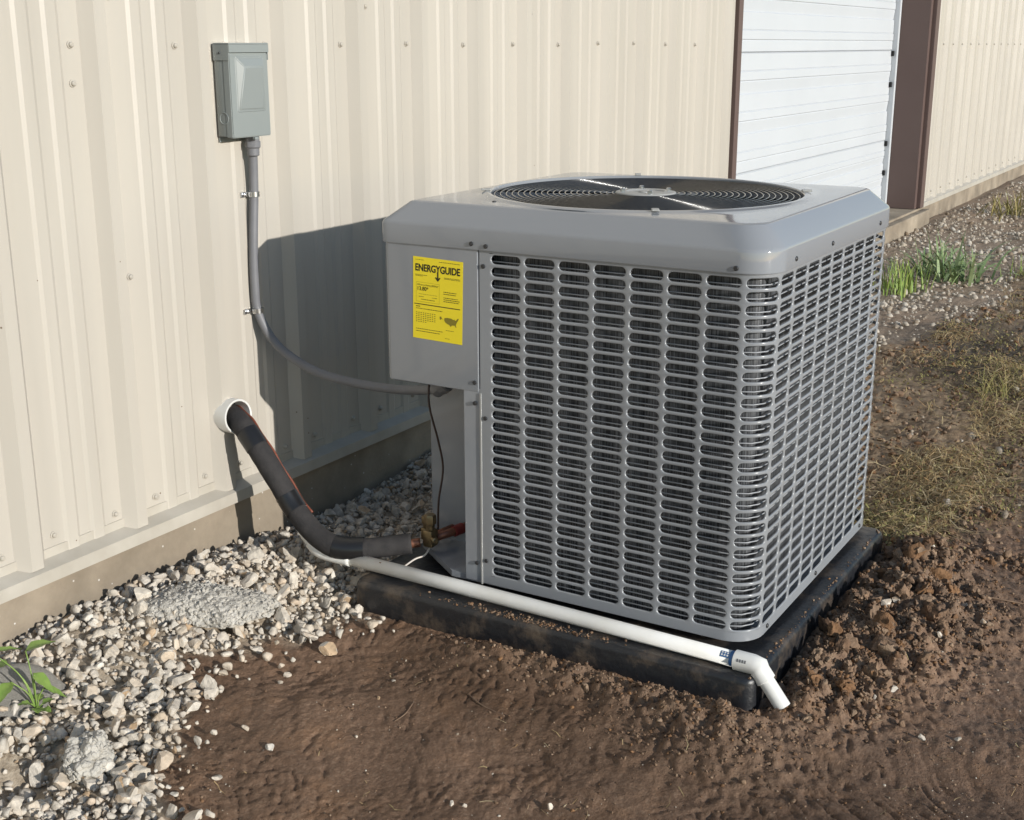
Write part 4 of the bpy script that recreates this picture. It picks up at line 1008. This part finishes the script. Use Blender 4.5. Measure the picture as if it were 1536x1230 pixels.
# special stones and lumps
def lump(name, label, cat, m, x, y, dx, dy, dz, rz, seed, cells=22, sink=0.3, amp=0.16, pebbles=0):
    """rough cemented lump: dome with cellular knobs"""
    bm = bmesh.new(); bmesh.ops.create_icosphere(bm, subdivisions=6, radius=1.0)
    co = np.array([v.co[:] for v in bm.verts])
    rgl = np.random.default_rng(seed); Wc = co*np.array([dx, dy, dz])
    def knobs(n, rad):
        p = rgl.normal(size=(n, 3)); p /= np.linalg.norm(p, axis=1)[:, None]; p *= np.array([dx, dy, dz])
        d2 = ((Wc[:, None, :]-p[None])**2).sum(-1).min(axis=1); return np.sqrt(np.clip(1-d2/(rad*rad), 0, 1))
    r = 0.90+0.14*perlin(co[:, 0]*1.6+seed, co[:, 1]*1.6, 80)+amp*(knobs(cells, 0.017)*0.9+knobs(cells*5, 0.008)*0.55)
    co = co*r[:, None]; co[:, 2] = np.where(co[:, 2] > 0, co[:, 2]**1.0, co[:, 2]*0.6)
    co *= np.array([dx, dy, dz]); c, s = math.cos(rz), math.sin(rz)
    co = np.stack([co[:, 0]*c-co[:, 1]*s, co[:, 0]*s+co[:, 1]*c, co[:, 2]], -1)
    bm.verts.index_update(); F = [tuple(v.index for v in f.verts) for f in bm.faces]; bm.free()
    if pebbles:
        up = np.where(co[:, 2] > -0.1*dz)[0]; pk = rgl.choice(up, pebbles); Vp, Fp = [co], [np.array(F)]; nv = len(co)
        for i_ in pk:
            v_, f_ = P80[int(rgl.integers(len(P80)))]; s_ = rgl.uniform(0.0035, 0.0095)
            Vp.append(v_*s_ @ rotm(rg).T+co[i_]*0.995); Fp.append(f_+nv); nv += len(v_)
        co = np.concatenate(Vp); F = [tuple(f_) for f_ in np.concatenate(Fp)]
    o = link(name, mesh(name, co, F, m, smooth=not pebbles), None, (x, y, float(base_h(np.float64(x), np.float64(y)))+dz*(0.5-sink)))
    return tag(o, label, cat)
lump('concrete_spill', 'rough flat lump of spilled pale concrete set in the gravel', 'concrete lump', M['chunk'], -0.388, -0.250, 0.150, 0.086, 0.044, math.radians(-62), 5, 130, 0.25, 0.12, 620)
lump('rubble_rock', 'knobbly pale rock with dark crevices beside the washed-out hollow', 'rock', M['chunk'], -0.935, -0.470, 0.055, 0.040, 0.044, 0.5, 8, 26, 0.1, 0.25, 110)
o = link('flat_stone', mesh('flat_stone', *rock_vf(301, 4, 7, 0.26, 0.6, 0.9, 0.05), M['chunk'], angle=30), None, (-0.865, -0.215, float(base_h(np.float64(-.865), np.float64(-.215)))+0.012), (0.42, 0.03, 0.0), (0.085, 0.085, 0.085))
tag(o, 'broad flat pale stone lying under the green weed', 'stone')
for px, py, s, lab_, rz in ((181, 902, 0.015, 'tan ochre stone leaning at the foot of the footing', 0.4), (75, 962, 0.020, 'upright brown wood-coloured stone splinter against the footing', 1.2)):
    p = on(px, py, 1, -0.055)
    o = link('stone', mesh('stone', *rock_vf(310+int(px), 3, 10, 0.7), mat('ochre_stone', (0.36, 0.22, 0.10), 0.9, 0.2, var=(0.26, 0.17, 0.10), vscale=30), angle=28), None, (p[0], p[1], p[2]), (0.3, 0.2, rz), (s, s*0.7, s*(1.0 if px > 100 else 1.8)))
    tag(o, lab_, 'stone')

# ------------------------------------------------------------------ soil clods and crumbs
def clod_vf(seed, sub): return rock_vf(seed, sub, 9, 0.75, 0.45, 0.9, 0.38)
clod_me = [mesh('soil_clod', *clod_vf(400+s, 4 if s < 6 else 3), M['clod'], angle=50) for s in range(12)]
C80 = [(v, np.array(f)) for v, f in (clod_vf(430+s, 2) for s in range(12))]
x, y = sample(110000, -0.6, 1.25, -2.0, -0.75, lambda x, y: (heap_mask(x, y)**1.5)*(pad_dist(x, y) > 0.008))
hm = heap_mask(x, y); zz = ground_h(x, y); vis = visible(x, y, zz, 0); pdv = pad_dist(x, y); nbig = 0
order = RNG.permutation(len(x))
for i in order:
    if nbig >= 180: break
    s = (0.008+0.022*rg.random()**1.8)*(0.55+0.45*hm[i])
    if not vis[i] or hm[i] < 0.3 or pdv[i] < s*1.15+0.004 or x[i] < -0.12 and s > 0.014: continue
    o = link('soil_clod', clod_me[nbig % 12], None, (x[i], y[i], zz[i]+s*0.28), Matrix(rotm(rg).tolist()).to_euler(), (s*rg.uniform(0.9, 1.3), s, s*rg.uniform(0.7, 1.0))); nbig += 1
    tag(o, 'crumbly brown soil clod heaped beside the black pad', 'clod', 'soil clods along the pad')
sz = np.minimum(0.0010+RNG.exponential(0.0019, len(x)), 0.0085)*np.where(x < -0.1, 0.75, 1.0)
n = min(len(x), 15000); items = [(x[i], y[i], zz[i]+sz[i]*0.3, sz[i], rotm(rg)) for i in range(n)]
mudonly = lambda x, y: (gravel_mask(x, y) < 0.6)*(pad_dist(x, y) > 0.01)*(0.10+0.90*sstep(-0.1, 0.5, fbm(x*3, y*3, 2, 66)))
x, y = sample(14000, -1.1, 1.6, -2.1, -0.5, mudonly); sz = np.minimum(0.0007+RNG.exponential(0.0010, len(x)), 0.005); zz = ground_h(x, y)
items += [(x[i], y[i], zz[i]+sz[i]*0.2, sz[i], rotm(rg)) for i in range(len(x))]
tag(scatter_mesh('soil_crumbs', C80, items, M['clod']), 'loose brown soil crumbs strewn over the mud round the pad', 'soil', kind='stuff')
def bgsoil(x, y): return (1-gravel_mask(x, y))*(0.15+0.85*sstep(-0.2, 0.4, fbm(x*1.6, y*2.2, 2, 67)))*(1-0.3*thatch_mask(x, y)*(x < 2))
x, y = sample(26000, 0.95, 5.5, -2.4, -0.5, bgsoil, 1.6); keep = visible(x, y, 0*x+0.08, 180); x, y = x[keep][:14000], y[keep][:14000]
sz = np.minimum(0.0018+RNG.exponential(0.0034, len(x)), 0.016); zz = ground_h(x, y)
tag(scatter_mesh('soil_crumbs', C80[:6], [(x[i], y[i], zz[i]+sz[i]*0.2, sz[i], rotm(rg)) for i in range(len(x))], M['clod']), 'dark broken soil between the dry grass behind the unit', 'soil', kind='stuff')
# mud splashed on the lip of the pad
x = np.concatenate([RNG.normal(-0.095, 0.010, 500), RNG.uniform(-0.1, 0.85, 260)]); y = np.concatenate([RNG.normal(-0.93, 0.11, 500), RNG.normal(-1.452, 0.006, 260)])
k = (x > PADX0+0.008) & (y > PADY0+0.008); x, y = x[k], y[k]; sz = np.minimum(0.0007+RNG.exponential(0.0011, len(x)), 0.005)
tag(scatter_mesh('soil_crumbs', C80, [(x[i], y[i], PADZ-0.0005+sz[i]*0.3, sz[i], rotm(rg)) for i in range(len(x))], M['clod']), 'soil crumbs spilled on the rim of the black pad', 'soil', kind='stuff')
# pale grit in the mud
x, y = sample(4200, -1.1, 1.6, -2.1, -0.6, mudonly); sz = np.minimum(0.0006+RNG.exponential(0.0009, len(x)), 0.005); zz = ground_h(x, y)
tag(scatter_mesh('grit', P20, [(x[i], y[i], zz[i]+sz[i]*0.05, sz[i], rotm(rg)) for i in range(len(x))], M['dusty']), 'tiny pale grit scattered across the brown mud', 'grit', kind='stuff')

# ------------------------------------------------------------------ twigs
def twig(pts, r, label):
    P = [(p[0], p[1], float(ground_h(p[0], p[1]))+r*0.9+(p[2] if len(p) > 2 else 0)) for p in pts]
    path = catmull(P, 6); n = len(path); rr = [r*(1-0.5*i/(n-1)) for i in range(n)]
    tag(part('twig', tube(path, rr, 6), M['twig'], None, smooth=True), label, 'twig')
def pp(px, py): p = on(px, py, 2, 0.066); return (p[0], p[1])
twig([pp(700, 1046), pp(722, 1063), pp(757, 1077)], 0.0022, 'curved bare twig lying on smooth mud below the pad')
twig([pp(1395, 893), pp(1440, 902), pp(1490, 909), pp(1545, 908)], 0.0030, 'long pale twig lying on mud beyond the soil clods')
twig([pp(620, 1055), pp(608, 1070), pp(592, 1082)], 0.0018, 'short dark twig pressed in mud left of the curved twig')

# ------------------------------------------------------------------ vegetation
def ribbons(blades):
    """blades: (points list, half width, side vector) -> quads, numpy"""
    V, F = [], []
    for pts, w, sd in blades:
        b = len(V); n = len(pts)
        for i, p in enumerate(pts):
            k = w*(1-(i/(n-1))**2*0.9); V.append(p-sd*k); V.append(p+sd*k)
        for i in range(n-1): F.append((b+2*i, b+2*i+1, b+2*i+3, b+2*i+2))
    return V, F
def flat_blades(x, y, ln, az, lift, w, nseg=3):
    n = len(x); t = np.linspace(0, 1, nseg+1)[None, :]; a = az[:, None]+0.45*t*RNG.uniform(-1, 1, (n, nseg+1))
    X = x[:, None]+ln[:, None]*t*np.cos(a); Y = y[:, None]+ln[:, None]*t*np.sin(a)
    Z = base_h(X, Y)+detail_h(X, Y)+0.002+lift[:, None]*np.sin(np.pi*np.minimum(t*1.1, 1))
    return [([np.array([X[i, j], Y[i, j], Z[i, j]]) for j in range(nseg+1)], w[i], np.array([-math.sin(az[i]), math.cos(az[i]), RNG.uniform(-.5, .5)])) for i in range(n)]
x, y = sample(130000, 0.9, 8.4, -3.0, -0.45, lambda x, y: thatch_mask(x, y)*(0.03+0.97*sstep(0.02, 0.40, fbm(x*1.9, y*2.9, 2, 90)))*np.where((x > 2.0) & (x < 3.4) & (y > -1.3), 0.25, 1.0), 2.0)
k = visible(x, y, 0*x+0.08, 180); x, y = x[k][:32000], y[k][:32000]; n = len(x)
bl = flat_blades(x, y, RNG.uniform(0.03, 0.14, n), RNG.normal(-0.7, 0.9, n)+np.pi*(RNG.random(n) < .4), RNG.uniform(0.002, 0.028, n), RNG.uniform(0.0006, 0.0014, n))
def near_moss(x, y): return np.exp(-((x-1.12)/0.18)**2-((y+1.40)/0.12)**2)+np.exp(-((x-2.95)/0.45)**2-((y+1.42)/0.20)**2)
x, y = sample(150000, 0.85, 7.3, -2.6, -0.5, lambda x, y: np.minimum(thatch_mask(x, y)*sstep(0.15, 0.45, perlin(x*1.9+3, y*2.4, 95))*0.35+near_moss(x, y)*0.9, 1), 1.9)
k = visible(x, y, 0*x+0.08, 180); x, y = x[k][:24000], y[k][:24000]; zg = base_h(x, y)+detail_h(x, y)
ml = []
for i in range(len(x)):
    a = rg.uniform(0, 6.28); ln = rg.uniform(0.004, 0.011); z = zg[i]+rg.uniform(0.0, 0.02)
    d = np.array([math.cos(a)*ln, math.sin(a)*ln, rg.uniform(0, ln)]); p = np.array([x[i], y[i], z])
    ml.append(([p, p+d*0.6, p+d], ln*0.28, np.array([-math.sin(a), math.cos(a), rg.uniform(-.3, .3)])))
x, y = sample(900, -1.1, 1.5, -2.1, -0.7, mudonly); n = len(x)
sb = flat_blades(x, y, RNG.uniform(0.008, 0.045, n), RNG.uniform(0, 6.28, n), RNG.uniform(0.0, 0.003, n), RNG.uniform(0.0004, 0.0009, n))
tag(link('straw_bits', mesh('straw_bits', *ribbons(sb), M['straw'])), 'bits of broken straw and rootlets strewn on the bare mud', 'straw', kind='stuff')
tag(link('dry_grass', mesh('dry_grass', *ribbons(bl), M['straw'])), 'trampled straw-coloured dry grass beyond the grey unit', 'dry grass', kind='stuff')
tag(link('ground_cover', mesh('ground_cover', *ribbons(ml), M['moss'])), 'low yellowish green ground cover among the dry grass', 'ground cover', kind='stuff')
def tuft(name, label, x, y, n, h0, h1, spread, w, m, droop, sx=1.0, sy=1.0):
    z = float(base_h(np.float64(x), np.float64(y)))-0.003
    rt = root(name, (x, y, z), label, 'grass')
    for k in range(n):
        a = rg.uniform(0, 2*math.pi); h = rg.uniform(h0, h1); out = rg.uniform(0.15, 1.0)*spread; bx, by = rg.gauss(0, 0.02*sx), rg.gauss(0, 0.02*sy)
        pts = []
        for i in range(6):
            t = i/5; pts.append(np.array([bx+out*h*t**1.3*math.cos(a), by+out*h*t**1.3*math.sin(a), h*(t-droop*out*t**2.4)]))
        b = link('grass_blade', mesh('grass_blade', *ribbons([(pts, w*rg.uniform(0.6, 1.1), np.array([-math.sin(a), math.cos(a), 0.2]))]), m), rt)
    return rt
p = on(1345, 436, 2, 0.09)
tuft('grass_tuft', 'upright yellow-green grass tuft right behind the louvered unit', p[0], p[1], 95, 0.10, 0.23, 0.55, 0.0048, M['grassgreen'], 0.30, 4.5, 3.2)
p = on(1418, 418, 2, 0.09)
tuft('grass_tuft', 'wide drooping grey-green grass clump on gravel near the footing', p[0], p[1], 105, 0.15, 0.34, 1.25, 0.0095, M['weedblue'], 0.62, 5.5, 4.5)
p = on(1535, 415, 2, 0.09)
tuft('grass_tuft', 'small sparse green grass tuft on dark soil past the drooping clump', p[0], p[1], 30, 0.07, 0.16, 0.8, 0.003, M['grassgreen'], 0.4, 2.5, 2)
p = on(1525, 325, 2, 0.09)
tuft('grass_tuft', 'yellowing grass clump on the far gravel below the wall', p[0], p[1], 90, 0.12, 0.28, 0.9, 0.006, M['moss'], 0.5, 9, 6)
p = on(1500, 590, 2, 0.085)
tuft('grass_tuft', 'flattened yellowish grass clump trailing over the trampled turf', p[0], p[1], 70, 0.07, 0.15, 2.6, 0.0020, M['moss'], 0.36, 5, 3)
def heart_leaf(base, az, ln, wd, tilt, fold=0.25):
    """pointed oval leaf with a midrib fold"""
    n = 9; V, F = [], []; ca, sa = math.cos(az), math.sin(az)
    for i in range(n):
        t = i/(n-1); w = 1.12*wd*(math.sin(math.pi*t**0.72))*(1-0.25*t)
        zc = math.sin(tilt)*ln*t-0.35*ln*t*t*0.6; xo = math.cos(tilt)*ln*t
        for k, s in ((0, -1), (1, -0.5), (2, 0), (3, 0.5), (4, 1)):
            lx, ly, lz = xo, w*s, zc+fold*abs(w*s)+0.0012*math.sin(i*2.2+s*3)
            V.append((base[0]+lx*ca-ly*sa, base[1]+lx*sa+ly*ca, base[2]+lz))
    for i in range(n-1):
        for k in range(4): a = i*5+k; F.append((a, a+1, a+6, a+5))
    return V, F
def weed(px, py, y0, spec, label):
    p = on(px, py, 2, 0.085); x, y = p[0], p[1]; z = float(base_h(np.float64(x), np.float64(y)))
    rt = root('weed', (x, y, z-0.002), label, 'weed')
    for (tx, ty, tz, az, ln, wd, tilt) in spec:
        tip = (x+tx, y+ty, z+tz)
        part('stem', tube(catmull([(x, y, z-0.004), (x+tx*0.3, y+ty*0.3, z+tz*0.6), tip], 5), 0.0014, 6), M['leaf'], rt, smooth=True)
        part('leaf', heart_leaf(tip, az, ln, wd, tilt), M['leaf'], rt, smooth=True)
    return rt
weed(58, 1084, 0, [(0.010, 0.028, 0.125, -0.5, 0.060, 0.018, 0.30), (-0.02, 0.045, 0.105, 2.2, 0.050, 0.019, -0.2), (0.005, 0.005, 0.085, -1.4, 0.052, 0.014, -0.5), (-0.035, 0.07, 0.13, -0.6, 0.055, 0.010, 0.15), (0.012, -0.012, 0.055, -1.0, 0.045, 0.011, -0.3), (-0.03, 0.03, 0.075, 3.4, 0.045, 0.015, -0.4),
               (0.006, -0.010, 0.022, -0.3, 0.026, 0.010, 0.3), (-0.008, -0.012, 0.020, -2.2, 0.024, 0.010, 0.2), (0.010, 0.006, 0.024, 0.8, 0.024, 0.010, 0.3), (-0.010, 0.004, 0.026, 2.5, 0.024, 0.010, 0.3), (0.0, -0.016, 0.016, -1.5, 0.024, 0.010, 0.1)], 'green leafy weed sprouting from gravel over a flat stone')
